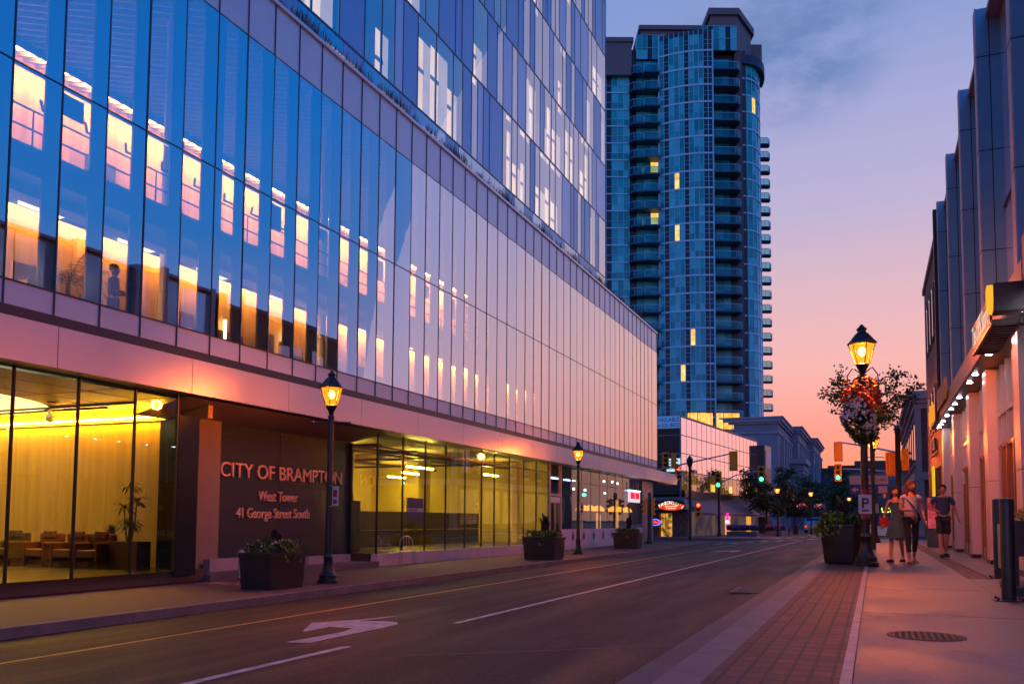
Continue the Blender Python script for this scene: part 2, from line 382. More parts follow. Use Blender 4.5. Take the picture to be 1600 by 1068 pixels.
# right pavement: kerb, brick strip, white edging, concrete flags, brick band
b = MB()
for i in range(-6, 16):
    b.box(-1.12, -.88, i * 3. + .006, i * 3. + 2.994, -.4, 0)
b.box(-1.12, -.88, 48, 48.5, -.4, 0); b.box(-.88, 60, 48.35, 48.5, -.4, -.001)
for (y0, y1) in ((60.6, 240),): b.box(-1.12, -.88, y0, y1, -.4, 0)
b.box(-.88, 60, 60.5, 60.65, -.4, -.001)
struct(b.build('kerb', kerbstone))
b = MB(); b.box(-1.42, -1.125, -18, 48.5, -.3, -.085)
struct(b.build('gutter', M('gutter_concrete', (.11, .085, .08), .7, var=.25, vs=2, bump=.3, bs=60)))
b = MB(); b.box(-.88, -.19, -18, 48.3, -.4, .002); struct(b.build('brick_paving', paver))
b = MB(); b.box(-.19, -.13, -18, 48.3, -.4, .006); struct(b.build('edging', M('edging_paint', (.40, .34, .33), .6, var=.3, vs=9, col2=(.27, .2, .19))))
b = MB()
ys = [-18, -10, -6, -2.5, 1, 4.4, 9.1, 12.6, 16.4, 19.8, 23.2, 26.6, 30, 33.4, 37, 41, 45, 48.3]
for ya, yb in zip(ys, ys[1:]):
    for xa, xb in ((-.13, 1.34), (1.66, 4.6)):
        b.box(xa + .006, xb - .006, ya + .018, yb - .018, -.4, 0)
b.box(1.34, 1.66, -18, 15.3, -.4, -.001)
b.box(-.13, 4.6, -18, 48.3, -.45, -.012, 1)
struct(b.build('sidewalk', [concrete, M('joint_dirt', (.03, .025, .025), .9)]))
b = MB(); b.box(1.345, 1.655, 15.3, 48.3, -.4, .001); struct(b.build('brick_band', paver))
b = MB(); b.box(-.88, 60, 60.65, 240, -.4, -.003); struct(b.build('sidewalk', concrete))

# road markings: thin painted sheets that follow the fall of the road
def paint(b, pts, dz=.004):
    b.add([(x, y, gz(x) + dz) for x, y in pts], [tuple(range(len(pts)))])
def stripe(b, xa, xb, y0, y1, w=.11):
    n = max(1, int((y1 - y0) / 6))
    for i in range(n):
        t0, t1 = i / n, (i + 1) / n
        p = [(xa + (xb - xa) * t - sgn * w / 2, y0 + (y1 - y0) * t) for t, sgn in ((t0, 1), (t0, -1), (t1, -1), (t1, 1))]
        paint(b, p)
b = MB(); stripe(b, -7.78, -7.78, -20, 57, .10); struct(b.build('yellow_line', yellow_paint))
b = MB()
stripe(b, -4.46, -4.1, 9.0, 57, .11); stripe(b, -4.66, -4.60, .5, 7.0, .12)
struct(b.build('lane_line', white_paint))
def arrow(dy):
    b = MB()
    # left-turn arrow: a straight shaft that curls to the left and ends in a barbed head
    for poly in ([(-5.571, 7.356), (-5.24, 7.289), (-5.195, 8.65), (-5.604, 8.632), (-5.483, 8.24)],
                 [(-5.604, 8.632), (-5.195, 8.65), (-5.207, 8.987), (-5.384, 9.26), (-5.655, 9.412), (-6.043, 9.48), (-6.05, 8.818)],
                 [(-6.05, 8.818), (-6.043, 9.48), (-6.709, 9.377), (-6.064, 8.296)],
                 [(-6.709, 9.377), (-6.043, 9.48), (-5.833, 10.166), (-6.208, 9.693)]):
        paint(b, [(x, y + dy) for x, y in poly])
    struct(b.build('turn_arrow', white_paint))
arrow(0); arrow(28.8)
b = MB()
for i in range(9): paint(b, [(-9.9 + i * .98, 58.7), (-9.5 + i * .98, 58.7), (-9.5 + i * .98, 61.0), (-9.9 + i * .98, 61.0)])
for i in range(7): paint(b, [(-7.4 + i * .93, 71.6), (-7.0 + i * .93, 71.6), (-7.0 + i * .93, 74), (-7.4 + i * .93, 74)])
struct(b.build('crosswalk', white_paint))
b = MB(); stripe(b, -4.0, -4.0, 75, 200, .1); struct(b.build('lane_line', white_paint))
# cracks and tar seams
b = MB()
for (x, y, a, ln) in ((-3.6, 6.4, 1.45, 2.2), (-6.3, 12, .2, 5), (-2.7, 14, 1.5, 1.6)):
    p = Vector((x, y)); pts = [p.copy()]
    for k in range(14):
        a2 = a + random.uniform(-.35, .35); p = p + Vector((math.sin(a2), math.cos(a2))) * ln / 14; pts.append(p.copy())
    for q0, q1 in zip(pts, pts[1:]):
        d = (q1 - q0).normalized(); nrm = Vector((d.y, -d.x)) * .012
        paint(b, [(q0 + nrm)[:], (q0 - nrm)[:], (q1 - nrm)[:], (q1 + nrm)[:]], .003)
struct(b.build('tar_seam', M('tar', (.012, .012, .013), .5)))

# manhole covers and catch basin
iron = M('cast_iron', (.018, .014, .013), .7, var=.3, vs=12)
def cover(x, y, r, label, z=.0):
    t = thing('manhole_cover', label, 'manhole cover', (x, y, z))
    f = MB(); f.lathe([(r, 0), (r, .006), (r * .9, .006), (r * .9, .001)], n=40); f.build('rim', iron, t)
    g = MB()
    n = 11
    for i in range(n):
        u = (-1 + 2 * (i + .5) / n) * r * .9; h = math.sqrt(max(0, (r * .9) ** 2 - u * u))
        g.box(u - .009, u + .009, -h, h, .001, .007); g.box(-h, h, u - .009, u + .009, .001, .0065)
    g.build('grating', iron, t)
    d = MB(); d.lathe([(r * .9, .0005), (r * .9, .0012)], n=32); d.build('well', M('well_dark', (.006, .006, .006), .8), t)
cover(.35, 7.4, .28, 'round cast iron grating set in the concrete pavement in the foreground')
cover(1.52, 7.3, .26, 'round iron cover cut off by the right edge of the picture')
t = thing('drain_grate', 'rectangular iron storm drain grate in the gutter beside the brick strip', 'drain', (-1.55, 12.9, gz(-1.55)))
g = MB(); g.box(-.34, .40, -.5, -.46, .0, .012); g.box(-.34, .4, .46, .5, 0, .012); g.box(-.34, -.3, -.46, .46, 0, .012); g.box(.36, .4, -.46, .46, 0, .012); g.build('frame', dark_metal, t)
g = MB()
for i in range(9): g.box(-.29, .35, -.42 + i * .1, -.37 + i * .1, .001, .010)
g.build('grating', dark_metal, t)

# ------------------------------------------------------------------ CITY HALL (left)
CH = thing('office_building', 'long glass office building with a tower above and a silver band over its lobby', 'building', (-14, 30, -.58))
def part(name, mb, mats, parent=None): return mb.build(name, mats, parent or CH, world=True)
XF = -13.7
Y0, YE = 4.08, 58.6
# podium glass: one pane per bay and row, mullion grid, spandrel rows
nb = 55
ys = [Y0 + i * 1.0 for i in range(nb)] ; ys[-1] = YE
lower = [];
for k in range(nb - 1):
    ya, yb = ys[k], ys[k + 1]
    if k < 48 + 4:
        b = MB(); tw = random.uniform(-.007, .007)
        b.add([(XF + tw, ya + .012, 4.96), (XF - tw, yb - .012, 4.96), (XF - tw, yb - .012, 8.80), (XF + tw, ya + .012, 8.80)], [(0, 1, 2, 3)])
        b.add([(XF + tw, ya + .012, 8.84), (XF - tw, yb - .012, 8.84), (XF - tw, yb - .012, 12.46), (XF + tw, ya + .012, 12.46)], [(0, 1, 2, 3)])
        part('window', b, facade_glass)
    else:
        b = MB(); b.box(XF - .01, XF, ya + .012, yb - .012, 4.96, 8.8); b.box(XF - .01, XF, ya + .012, yb - .012, 8.84, 12.46)
        part('window', b, facade_glass)
b = MB()
for y in ys:
    b.box(XF - .10, XF + .012, y - .012, y + .012, 4.5, 13.82)
for z in (4.50, 4.95, 8.82, 12.475): b.box(XF - .10, XF + .008, Y0, YE, z - .014, z + .014)
part('mullion_grid', b, M('mullion', (.035, .045, .065), .4, .3))
b = MB(); bt = MB()
for k in range(nb - 1):
    b.box(XF - .06, XF - .012, ys[k] + .012, ys[k + 1] - .012, 4.515, 4.935); bt.box(XF - .06, XF - .012, ys[k] + .012, ys[k + 1] - .012, 12.49, 13.80)
spandrel_m = M('spandrel_glass', (.50, .60, .70), .35, .2, var=.05, vs=.5)
part('spandrel_panels', b, spandrel_m); part('spandrel_panels', bt, spandrel_m)
# infill panels behind the glass: the right part of each bay is solid
b = MB()
infill_m = M('infill_panel', (.06, .10, .21), .5)
special = {11: (.28, .72), 19: None, 27: None}
for k in range(nb - 1):
    y = ys[k]; cl = .68
    if y > 14: cl = .63
    if y > 19: cl = .56
    if y > 24: cl = .50
    if y > 29: cl = .43
    if y > 33: cl = .34
    rng = random.random()
    if k in special:
        sp = special[k]
        if sp is None: b.box(XF - .08, XF - .03, y + .02, y + .98, 4.97, 12.46); continue
        b.box(XF - .08, XF - .03, y + .02, y + sp[0], 4.97, 12.46); b.box(XF - .08, XF - .03, y + sp[1], y + .98, 4.97, 12.46); continue
    if y > 39.2: b.box(XF - .08, XF - .03, y + .02, ys[k + 1] - .02, 4.97, 12.46)
    else: b.box(XF - .08, XF - .03, y + cl, y + .98, 4.97, 12.46)
part('infill_panels', b, infill_m)
# podium cap, solid dark strip painted as the gap's shade, fascia panels
b = MB(); b.box(XF - .6, XF + .06, Y0, YE + .05, 13.80, 13.90); part('coping', b, M('coping', (.6, .6, .66), .35, .3))
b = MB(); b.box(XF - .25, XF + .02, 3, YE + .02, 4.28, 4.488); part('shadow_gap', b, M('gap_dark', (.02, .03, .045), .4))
fascia_m = M('fascia_metal', (.52, .54, .64), .38, .6, var=.04, vs=.4)
b = MB(); yj = [4.37 + 3.333 * i for i in range(18)] + [64.1]
for a, c in zip(yj, yj[1:]): b.box(-14.2, -13.5, a + .008, c - .008, 3.53, 4.28)
b.box(-14.1, -13.52, 4.4, 64.05, 3.54, 4.27, 1)
part('fascia', b, [fascia_m, M('joint', (.03, .03, .04), .6)])
# body: roofs, back, end walls
b = MB()
b.box(-40, XF - .62, 58.25, 58.55, 4.4, 13.8); b.box(-40, -20.3, 3, 58.2, 4.3, 13.8); b.box(-40, -14.3, 3, 58.5, 13.5, 13.78)
b.box(-40, XF - .12, 3, 4.0, -.58, 13.5)
part('body', b, M('body_wall', (.30, .28, .32), .6))
b = MB(); b.box(-40, -14.2, 58.3, 64.0, 3.56, 4.2); b.box(-14.6, -14.2, 58.3, 64.0, 3.56, 4.2); part('canopy_roof', b, soft_grey)
# floors and interior of the podium
b = MB()
b.box(-20.2, XF - .12, 4.1, 58.2, 7.10, 7.49)                 # third floor slab
b.box(-20.2, -14.2, 4.1, 58.2, 4.30, 4.42)                    # second floor slab
part('floor_slab', b, M('slab_edge', (.09, .14, .28), .6))
b = MB(); b.box(-15.26, XF - .13, 4.1, 58.2, 6.98, 7.09); b.box(-14.75, -14.35, 4.1, 58.2, 6.80, 6.96); part('soffit', b, M('soffit_grey', (.30, .28, .34), .6))
b = MB(); b.box(-15.75, -15.6, 4.1, 46, 4.43, 7.09); part('corridor_wall', b, wood_low)
b = MB(); b.box(-20.0, -19.8, 4.1, 46, 7.5, 12.9); part('hall_wall', b, wood_low)
b = MB(); b.box(-20.3, -13.9, 4.1, 58.2, 12.62, 12.75); part('ceiling', b, M('ceil', (.10, .13, .2), .7))
b = MB(); d = Vector((math.sin(rad(56)), math.cos(rad(56)), 0)); nn = Vector((d.y, -d.x, 0))
R3 = Matrix((d, Vector((-d.y, d.x, 0)), Vector((0, 0, 1)))).transposed()
for i in range(150):                                            # diagonal ceiling baffles, clipped to the room
    c = Vector((-16.8, 2.0 + i * .33, 12.5)); half = 3.0 / math.sin(rad(56))
    b.obox(c, (half * 1.98, .06, .16), R3)
part('ceiling_baffles', b, M('baffle', (.42, .38, .42), .6))
b = MB(); b.box(-19.35, -19.05, 4.1, 40, 12.45, 12.5); b_ = MB(); b_.box(-15.46, -15.34, 4.1, 40, 7.03, 7.07)
part('cove_light', b, EM('cove', (1, .40, .07), 150)); part('cove_light', b_, EM('cove_low', (1, .42, .08), 85))
b = MB(); b.box(-18.99, -18.93, 4.1, 41, 12.25, 12.60); b.box(-15.31, -15.27, 4.1, 41, 6.92, 7.08); part('cove_lip', b, soft_grey)
b = MB(); b.box(-14.00, -13.96, 4.1, 40, 8.90, 8.93); part('sill_light', b, EM('sill', (1, .55, .25), 1.6))
b = MB()
for z in (8.05, 8.42): b.tube((-14.35, 4.2, z), (-14.35, 46, z), .022, n=6)
b2 = MB()
for i in range(28): b.tube((-14.35, 5 + i * 1.5, 7.49), (-14.35, 5 + i * 1.5, 8.42), .016, n=6)
part('guard_rail', b, M('rail', (.05, .05, .07), .4, .6))
b = MB()
for y, x, z0, z1 in ((10.62, -15.5, 5.0, 6.6), (15.3, -15.5, 7.6, 7.0), (17.6, -15.5, 4.95, 6.0), (20.1, -15.5, 4.95, 6.2), (36.2, -15.5, 5.2, 6.0)):
    b.tube((x, y, min(z0, z1)), (x, y, max(z0, z1)), .035, n=8)
part('wall_light', b, warm_hot)
b = MB()
for y in (18.9, 26.3, 34.4): b.box(-15.58, -15.5, y, y + .7, 4.44, 6.0)
part('interior_door', b, M('door_grey', (.16, .15, .22), .5))
b = MB()
for y, z in ((14.6, 5.6), (16.8, 5.7), (22.8, 5.6), (25.6, 5.1)): b.box(-15.58, -15.53, y, y + .22, z, z + .3)
part('wall_plate', b, M('plate', (.6, .62, .66), .5))
b = MB()
for i in range(9): b.path([(-14.3, 10.1 + i * 1.0, 8.66), (-14.55, 10.35 + i, 8.62), (-14.5, 10.6 + i, 8.60)], .03, 6)
part('bracket', b, M('bracket', (.05, .06, .1), .5))
b = MB(); b.box(-15.5, -15.46, 21.4, 21.75, 6.05, 6.25); part('exit_light', b, EM('exit_red', (1, .06, .05), 3))

# upper tower --------------------------------------------------
XT = -14.2; TE = 47.85; fl = [13.9, 14.95, 18.28, 21.61, 24.94, 28.27, 31.6, 35.0]
starts = [6, 12, 18, 24, 29, 33, 37, 40]
glass_t = GL('tower_glass', (.8, .88, .95), (.84, .93, 1.0), .40, 2.0, 0, .01)
metalp = M('clad_blue', (.13, .34, .60), .38, .45, var=.05, vs=.5); metalp2 = M('clad_pale', (.36, .52, .72), .38, .45, var=.05, vs=.5)
lit_a = EMvar('lit_room', (1, .55, .24), (1, .70, .38), 1.35, 1.2)
lit_b = EMvar('lit_blind', (.80, .56, .42), (.95, .66, .46), .7, 1.)
darkroom = M('dark_room', (.02, .04, .10), .5)
mul = MB(); clad = MB(); nwin = 0
rw = random.Random(21)
for fi in range(1, 7):
    z0, z1 = fl[fi], fl[fi + 1]; y = 6.0 if fi < 3 else 12.0
    while y < TE - .05:
        w = rw.choice([.55, .62, .8, 1.0, 1.35]); w = min(w, TE - y)
        if TE - (y + w) < .5: w = TE - y
        kind = rw.random(); vis = y > starts[fi]
        mul.box(XT - .06, XT + .014, y - .014, y + .014, z0, z1)
        if kind < .46 or w < .6 and kind < .7:
            clad.box(XT - .05, XT, y + .014, y + w - .014, z0 + .02, z1 - .02, rw.choice([0, 0, 1]))
        else:
            if vis and nwin < 100:
                g = MB(); g.add([(XT, y + .014, z0 + .02), (XT, y + w - .014, z0 + .02), (XT, y + w - .014, z1 - .02), (XT, y + .014, z1 - .02)], [(0, 1, 2, 3)])
                wn = part('window', g, glass_t); nwin += 1
                lit = kind > (.56 if fi < 3 else .82)
                g = MB(); x = XT - .25
                if lit and w > .5:
                    top = z1 - rw.choice([.35, .5, 1.3, 1.7]); cut = y + w * rw.choice([.45, .55, .6])
                    g.box(x - .02, x, y, y + w, top, z1, 2); g.box(x - .02, x, y, cut, z0, top, 0); g.box(x - .02, x, cut, y + w, z0, top, 1)
                    zz = z0 + (top - z0) * rw.uniform(.35, .7); g.box(x, x + .04, y, cut, zz, zz + .13, 2)
                else:
                    g.box(x - .02, x, y, y + w, z0, z1, 2)
                    if kind > .75: g.box(x, x + .03, y + w * .45, y + w * .8, z0 + rw.uniform(.2, 1), z1 - .3, 3)
                g.build('room', [lit_a, lit_b, darkroom, M('blind_cool', (.32, .34, .50), .6)], wn)
                if True:
                    for q in kids(wn):
                        q.matrix_parent_inverse = Matrix()
                        me = q.data; inv = wmat(wn).inverted(); me.transform(inv)
            else:
                clad.box(XT - .05, XT, y + .014, y + w - .014, z0 + .02, z1 - .02, 2)
        y += w
for z in fl[1:]: mul.box(XT - .06, XT + .016, 6, TE, z - .03, z + .03)
mul.box(XT - .1, XT + .02, TE - .02, TE + .03, 13.9, 36)
part('tower_mullions', mul, M('tmul', (.03, .06, .12), .4, .3)); part('tower_cladding', clad, [metalp, metalp2, GL('tower_dark', (.1, .2, .4), (.66, .86, 1), .5)])
b = MB(); b.box(-40, XT - .3, 6, TE - .05, 13.8, 36); b.box(-40, XT - .05, TE - .04, TE + .02, 13.8, 36, 1); part('tower_body', b, [darkroom, metalp2])
# low glazed band behind the ledge planting
b = MB(); y = 12.
while y < TE:
    b.box(XT - .03, XT, y + .01, min(TE, y + 1.09), 13.9, 14.92, 0 if rw.random() < .55 else 1); y += 1.1
part('base_band', b, [metalp, GL('band_glass', (.2, .3, .5), (.66, .86, 1), .5)])
lb = MB()
for i in range(11):
    y = 17 + i * 2.9; lb.box(XT + .002, XT + .03, y, y + rw.uniform(.7, 1.7), 13.95, 14.45)
part('lit_band', lb, EM('lit_low', (.9, .62, .45), .45))

# ornamental grass in the ledge trough
g = MB(); rg = random.Random(5)
for i in range(5200):
    y = rg.uniform(14, 58.4); dens = .5 + .5 * math.sin(y * 2.1) * math.sin(y * .7 + 1)
    if rg.random() > .35 + .6 * dens: continue
    x = rg.uniform(-14.05, -13.72) if y < TE else rg.uniform(-14.05, -13.74); h = rg.uniform(.25, .55) * (.6 + .7 * dens) * (1.15 if rg.random() < .12 else 1)
    lx, ly = rg.uniform(-.10, .12), rg.uniform(-.14, .14); w = .011
    g.add([(x, y - w, 13.86), (x, y + w, 13.86), (x + lx * .4, y + ly * .4 + w, 13.86 + h * .6), (x + lx, y + ly, 13.86 + h), (x + lx * .4, y + ly * .4 - w, 13.86 + h * .6)], [(0, 1, 2, 3, 4)], rg.choice([0, 0, 1, 1, 2]))
tag(g.build('ledge_grass', [M('grass_dry', (.10, .085, .06), .8), M('grass_dark', (.03, .035, .028), .8), M('grass_pale', (.20, .15, .11), .8)]),
    'dry ornamental grasses growing along the ledge of the glass office building', 'grass', kind='stuff')

# ground floor -------------------------------------------------
XG = -14.0
gf_m = M('frame_dark', (.02, .022, .025), .4, .3)
b = MB()
mull = [5.2, 6.55, 7.9, 9.25, 10.59, 11.95, 13.33, 14.50]
for y in mull: b.box(XG - .05, XG + .012, y - .018, y + .018, -.3, 3.55)
part('lobby_mullions', b, gf_m)
for a, c in zip(mull, mull[1:]):
    g = MB(); g.add([(XG, a + .03, -.3), (XG, c - .03, -.3), (XG, c - .03, 3.52), (XG, a + .03, 3.52)], [(0, 1, 2, 3)]); part('lobby_pane', g, lobby_glass)
b = MB(); b.box(-28, -15.02, 15.5, 15.65, -.3, 3.13); part('lobby_wall', b, wood)
b = MB(); b.box(-28, -27.8, 4, 15.5, -.3, 3.5); b.box(-28, -14.3, 4.0, 4.15, -.3, 3.5); part('lobby_side_wall', b, cream)
# lobby ceiling with a round opening for the luminous disc
b = MB(); cx_, cy_, cr = -20.3, 12.2, 3.28; N = 48
circ = [(cx_ + cr * math.cos(2 * PI * i / N), min(15.3, cy_ + cr * math.sin(2 * PI * i / N))) for i in range(N)]
zc = 3.45
def ray_to_rect(px, py):
    dx, dy = px - cx_, py - cy_; ts = []
    if abs(dx) > 1e-6: ts.append(((-14.0 if dx > 0 else -27.8) - cx_) / dx)
    if abs(dy) > 1e-6: ts.append(((15.42 if dy > 0 else 4.15) - cy_) / dy)
    t = min(q for q in ts if q > 0); return (cx_ + dx * t, cy_ + dy * t)
rect = [ray_to_rect(*p) for p in circ]
for i in range(N):
    j = (i + 1) % N
    b.add([(*circ[i], zc), (*circ[j], zc), (*rect[j], zc), (*rect[i], zc)], [(0, 3, 2, 1)])
for (x, y) in ((-14, 15.42), (-27.8, 15.42), (-27.8, 4.15), (-14, 4.15)):
    best = min(range(N), key=lambda i: (rect[i][0] - x) ** 2 + (rect[i][1] - y) ** 2)
    b.add([(*rect[best], zc), (*rect[(best + 1) % N], zc), (x, y, zc)], [(0, 1, 2)]); b.add([(*rect[best - 1], zc), (*rect[best], zc), (x, y, zc)], [(0, 1, 2)])
part('lobby_ceiling', b, M('lobby_ceiling', (.50, .36, .16), .5, var=.05))
b = MB()
for x in (-14.9, -16.2, -17.6): b.box(x - .008, x + .008, 4.2, 15.4, zc - .006, zc - .002)
for y in (9.6, 12.9, 14.2): b.box(-17.0, -14.05, y - .008, y + .008, zc - .0065, zc - .0025)
b.box(-27, -15.3, 14.5, 14.56, zc - .04, zc - .003); b.box(-22, -16.6, 14.95, 15.0, zc - .04, zc - .003)
part('ceiling_joint', b, M('cj', (.06, .04, .02), .7))
b = MB(); b.prism(circ, zc + .06, zc + .1); part('ceiling_disc_light', b, EM('disc', (1, .82, .52), 1.6))
b = MB(); b.box(-27.8, -15.3, 15.36, 15.44, 3.20, 3.24); part('lobby_cove_light', b, EM('lobby_cove', (1, .54, .04), 78))
b = MB(); b.box(-27.8, -14.02, 15.452, 15.6, 3.14, 3.5); part('lobby_bulkhead', b, wood)
b = MB(); b.box(-28, XG - .1, 4, 15.6, -.56, -.3); part('lobby_floor', b, M('lobby_floor', (.10, .08, .06), .25))
b = MB(); b.tube((-18.4, 14.9, 3.3), (-18.4, 14.9, 3.44), .06, n=10); b.sphere((-18.4, 14.9, 3.25), .11)
cm = part('security_camera', b, M('cam_white', (.7, .7, .68), .4))
b = MB(); b.lathe([(.12, 0), (.12, .02)], (-17.1, 13.9, zc - .03), 16); part('ceiling_speaker', b, gf_m)
# recess: dark panel, pier, sign wall, soffit
b = MB(); b.box(-14.06, -14.0, 14.56, 15.17, -.4, 3.10); b.box(-15.1, -14.07, 15.11, 15.17, -.4, 3.1); part('side_panel', b, M('side_panel', (.012, .02, .022), .2))
b = MB(); b.box(-15.3, -14.92, 16.1, 16.92, -.4, 3.4); part('pier', b, M('pier_stone', (.22, .19, .16), .6, var=.1, vs=1.5))
b = MB(); zz = [-.4, .42, 1.72, 2.9, 3.35]; yy = [16.92, 19.35, 21.9, 22.76]
for i in range(4):
    for j in range(3): b.box(-15.14, -15.0, yy[j] + .006, yy[j + 1] - .006, zz[i] + .006, zz[i + 1] - .006)
b.box(-15.2, -15.02, 16.92, 22.76, -.4, 3.35)
part('sign_wall', b, M('sign_wall', (.013, .030, .046), .45, var=.15, vs=1.2))
b = MB(); b.add([(-13.75, 14.5, 3.50), (-13.75, 22.85, 3.50), (-15.3, 22.85, 3.16), (-15.3, 14.5, 3.16)], [(0, 1, 2, 3)]); b.box(-15.5, -13.8, 14.56, 22.8, 3.52, 3.56)
part('recess_soffit', b, M('soffit_metal', (.30, .27, .26), .5))
letter_m = M('letters', (.85, .52, .36), .4, .15)
for txt, y0, zb, sz, nm, xs in (('CITY OF BRAMPTON', 16.95, 1.90, .53, 'lettering', 1.085), ('West Tower', 18.45, 1.32, .38, 'lettering', .84), ('41 George Street South', 17.60, .865, .38, 'lettering', .84)):
    text_mesh(nm, txt, sz, letter_m, CH, facing((-14.97, y0, zb), (0, 1, 0), (0, 0, 1)), .022, xs=xs)
b = MB(); b.box(-14.95, -13.9, 15.55, 22.8, -.58, -.42); part('plinth', b, M('plinth', (.12, .10, .10), .7)) 
ps = M('pale_stone', (.34, .31, .34), .6)
part('bench_wall', MB().box(-14.8, -14.6, 16.3, 18.0, -.42, -.12), ps); part('bench_wall', MB().box(-14.8, -14.6, 20.2, 22.3, -.42, -.2), ps)
# glazed box to the right of the recess, with a garage-like interior
b = MB()
m2 = [22.8, 24.35, 25.87, 27.39, 28.95, 30.43, 31.65, 33.2, 34.8, 36.3, 37.9]
for y in m2: b.box(XG - .05, XG + .012, y - .016, y + .016, -.2, 3.52)
for z in (3.08,): b.box(XG - .1, XG + .012, 22.8, 38, z - .02, z + .02)
b.box(-15.0, -14.0, 22.74, 22.82, 3.10, 3.16); b.box(-15.0, -14.9, 22.74, 22.82, -.2, 3.2)
part('ground_mullions', b, gf_m)
gdark = GL('ground_glass', (.78, .74, .50), (.95, .95, .96), .26, 1.5, 0, .03)
for a, c in zip(m2, m2[1:]):
    g = MB(); g.add([(XG, a + .028, -.2), (XG, c - .028, -.2), (XG, c - .028, 3.06), (XG, a + .028, 3.06)], [(0, 1, 2, 3)])
    g.add([(XG, a + .028, 3.10), (XG, c - .028, 3.10), (XG, c - .028, 3.52), (XG, a + .028, 3.52)], [(0, 1, 2, 3)]); part('ground_pane', g, gdark)
g = MB(); g.add([(-14.0, 22.8, -.2), (-15.0, 22.8, -.2), (-15.0, 22.8, 3.2), (-14, 22.8, 3.2)], [(0, 1, 2, 3)]); part('ground_pane', g, gdark)
yel = M('yellow_interior', (.62, .48, .08), .7, var=.12, vs=.8)
b = MB(); b.box(-24, -23.8, 22.9, 38.3, -.4, 3.7); b.box(-23.8, -14.2, 38.15, 38.3, -.4, 3.6); b.box(-23.8, -15.2, 22.3, 22.45, -.4, 3.6)
b.box(-19.6, -19.2, 29, 29.5, -.4, 3.6); b.box(-18.2, -17.9, 33, 33.5, -.4, 3.6); part('interior_wall', b, yel)
b = MB(); b.box(-24, -14.1, 22.3, 58.3, 3.60, 3.7); part('interior_ceiling', b, M('intceil', (.25, .2, .08), .8))
b = MB(); b.box(-24, -14.1, 22.9, 58.3, -.5, -.2); part('interior_floor', b, M('intfloor', (.08, .07, .05), .35))
b = MB(); b.box(-17.6, -17.45, 24.2, 37.6, -.2, 1.15); b.box(-15.6, -15.5, 23.2, 24.2, -.2, 1.45); b.box(-16.6, -16.5, 23.5, 25.5, -.2, 1.45)
part('interior_partition', b, M('brown_gate', (.035, .02, .012), .6))
b = MB(); b.box(-17.44, -17.42, 24.2, 37.6, .42, .45); part('handrail', b, M('yrail', (.6, .45, .08), .5))
b = MB()
for z, x in ((3.3, -16.2), (3.42, -18), (3.25, -20)): b.tube((x, 22.6, z), (x, 38, z), .05, n=6)
for y in (24, 26.3, 29.5, 33.6): b.tube((-23.6, y, 3.2), (-14.6, y, 3.2), .045, n=6)
part('ceiling_pipes', b, dark_metal)
b = MB()
for (x, y, l) in ((-17.8, 24.6, 1.7), (-16.6, 29.2, 2.0), (-19, 33, 1.8), (-21, 27, 1.6), (-16.2, 35.5, 1.4), (-21.5, 36, 1.5)): b.box(x - .06, x + .06, y, y + l, 2.86, 2.92)
part('strip_light', b, EM('strip', (1, .76, .16), 100))
b = MB(); b.box(XG - .16, XG + .06, 22.75, 38, -.6, -.2); b.box(XG - .16, XG + .06, 39.6, 55.6, -.6, -.36); part('base_curb', b, M('base_stone', (.60, .52, .52), .35, .2, var=.15, vs=1.5))
# entrance door, then the restaurant windows with the white frosted band
b = MB(); b.box(XG - .1, XG + .03, 37.95, 38.1, -.5, 3.5); b.box(XG - .1, XG + .03, 39.5, 39.65, -.5, 3.5); b.box(XG - .1, XG + .02, 38.1, 39.5, 2.0, 2.12); b.box(XG - .08, XG + .015, 38.75, 38.8, -.5, 2.0)
part('door_frame', b, M('doorframe', (.42, .36, .36), .4, .3))
b = MB(); b.box(-15.8, -15.7, 37.8, 40.2, -.5, 3.5); part('vestibule_wall', b, EMvar('vest', (.45, .20, .035), (.62, .32, .06), .75, 1.5, (1, 2, .2)))
b = MB(); b.box(XG - .03, XG + .035, 38.2, 39.4, 1.68, 1.95); part('door_notice', b, M('notice', (.6, .56, .6), .5))
g = MB(); g.add([(XG, 38.1, -.5), (XG, 39.5, -.5), (XG, 39.5, 2.0), (XG, 38.1, 2.0)], [(0, 1, 2, 3)]); part('door_glass', g, GL('dglass', (.9, .85, .8), (1, 1, 1), .06))
m3 = [39.65 + 1.59 * i for i in range(11)]
gblue = GL('restaurant_glass', (.75, .82, .88), (.7, .85, 1), .05, 1.4, 0, .03)
b = MB()
for y in m3: b.box(XG - .08, XG + .01, y - .015, y + .015, .42, 3.52)
b.box(XG - .1, XG + .012, 39.65, 55.55, 2.75, 2.79); b.box(XG - .3, XG + .02, 55.5, 58.5, -.5, 3.5)
part('restaurant_mullions', b, M('rmul', (.12, .13, .17), .4))
for a, c in zip(m3, m3[1:]):
    g = MB(); g.add([(XG, a + .015, .42), (XG, c - .015, .42), (XG, c - .015, 3.5), (XG, a + .015, 3.5)], [(0, 1, 2, 3)]); part('restaurant_pane', g, gblue)
b = MB(); b.box(XG - .05, XG + .012, 39.65, 55.5, -.36, .415); fr = part('frosted_band', b, M('frost', (.62, .52, .58), .4, var=.04, vs=.5))
b = MB()
for a in m3: b.box(XG + .013, XG + .016, a - .008, a + .008, -.36, .415)
part('band_joint', b, M('bj', (.3, .25, .3), .5))
em = M('emblem_dark', (.07, .045, .07), .5)
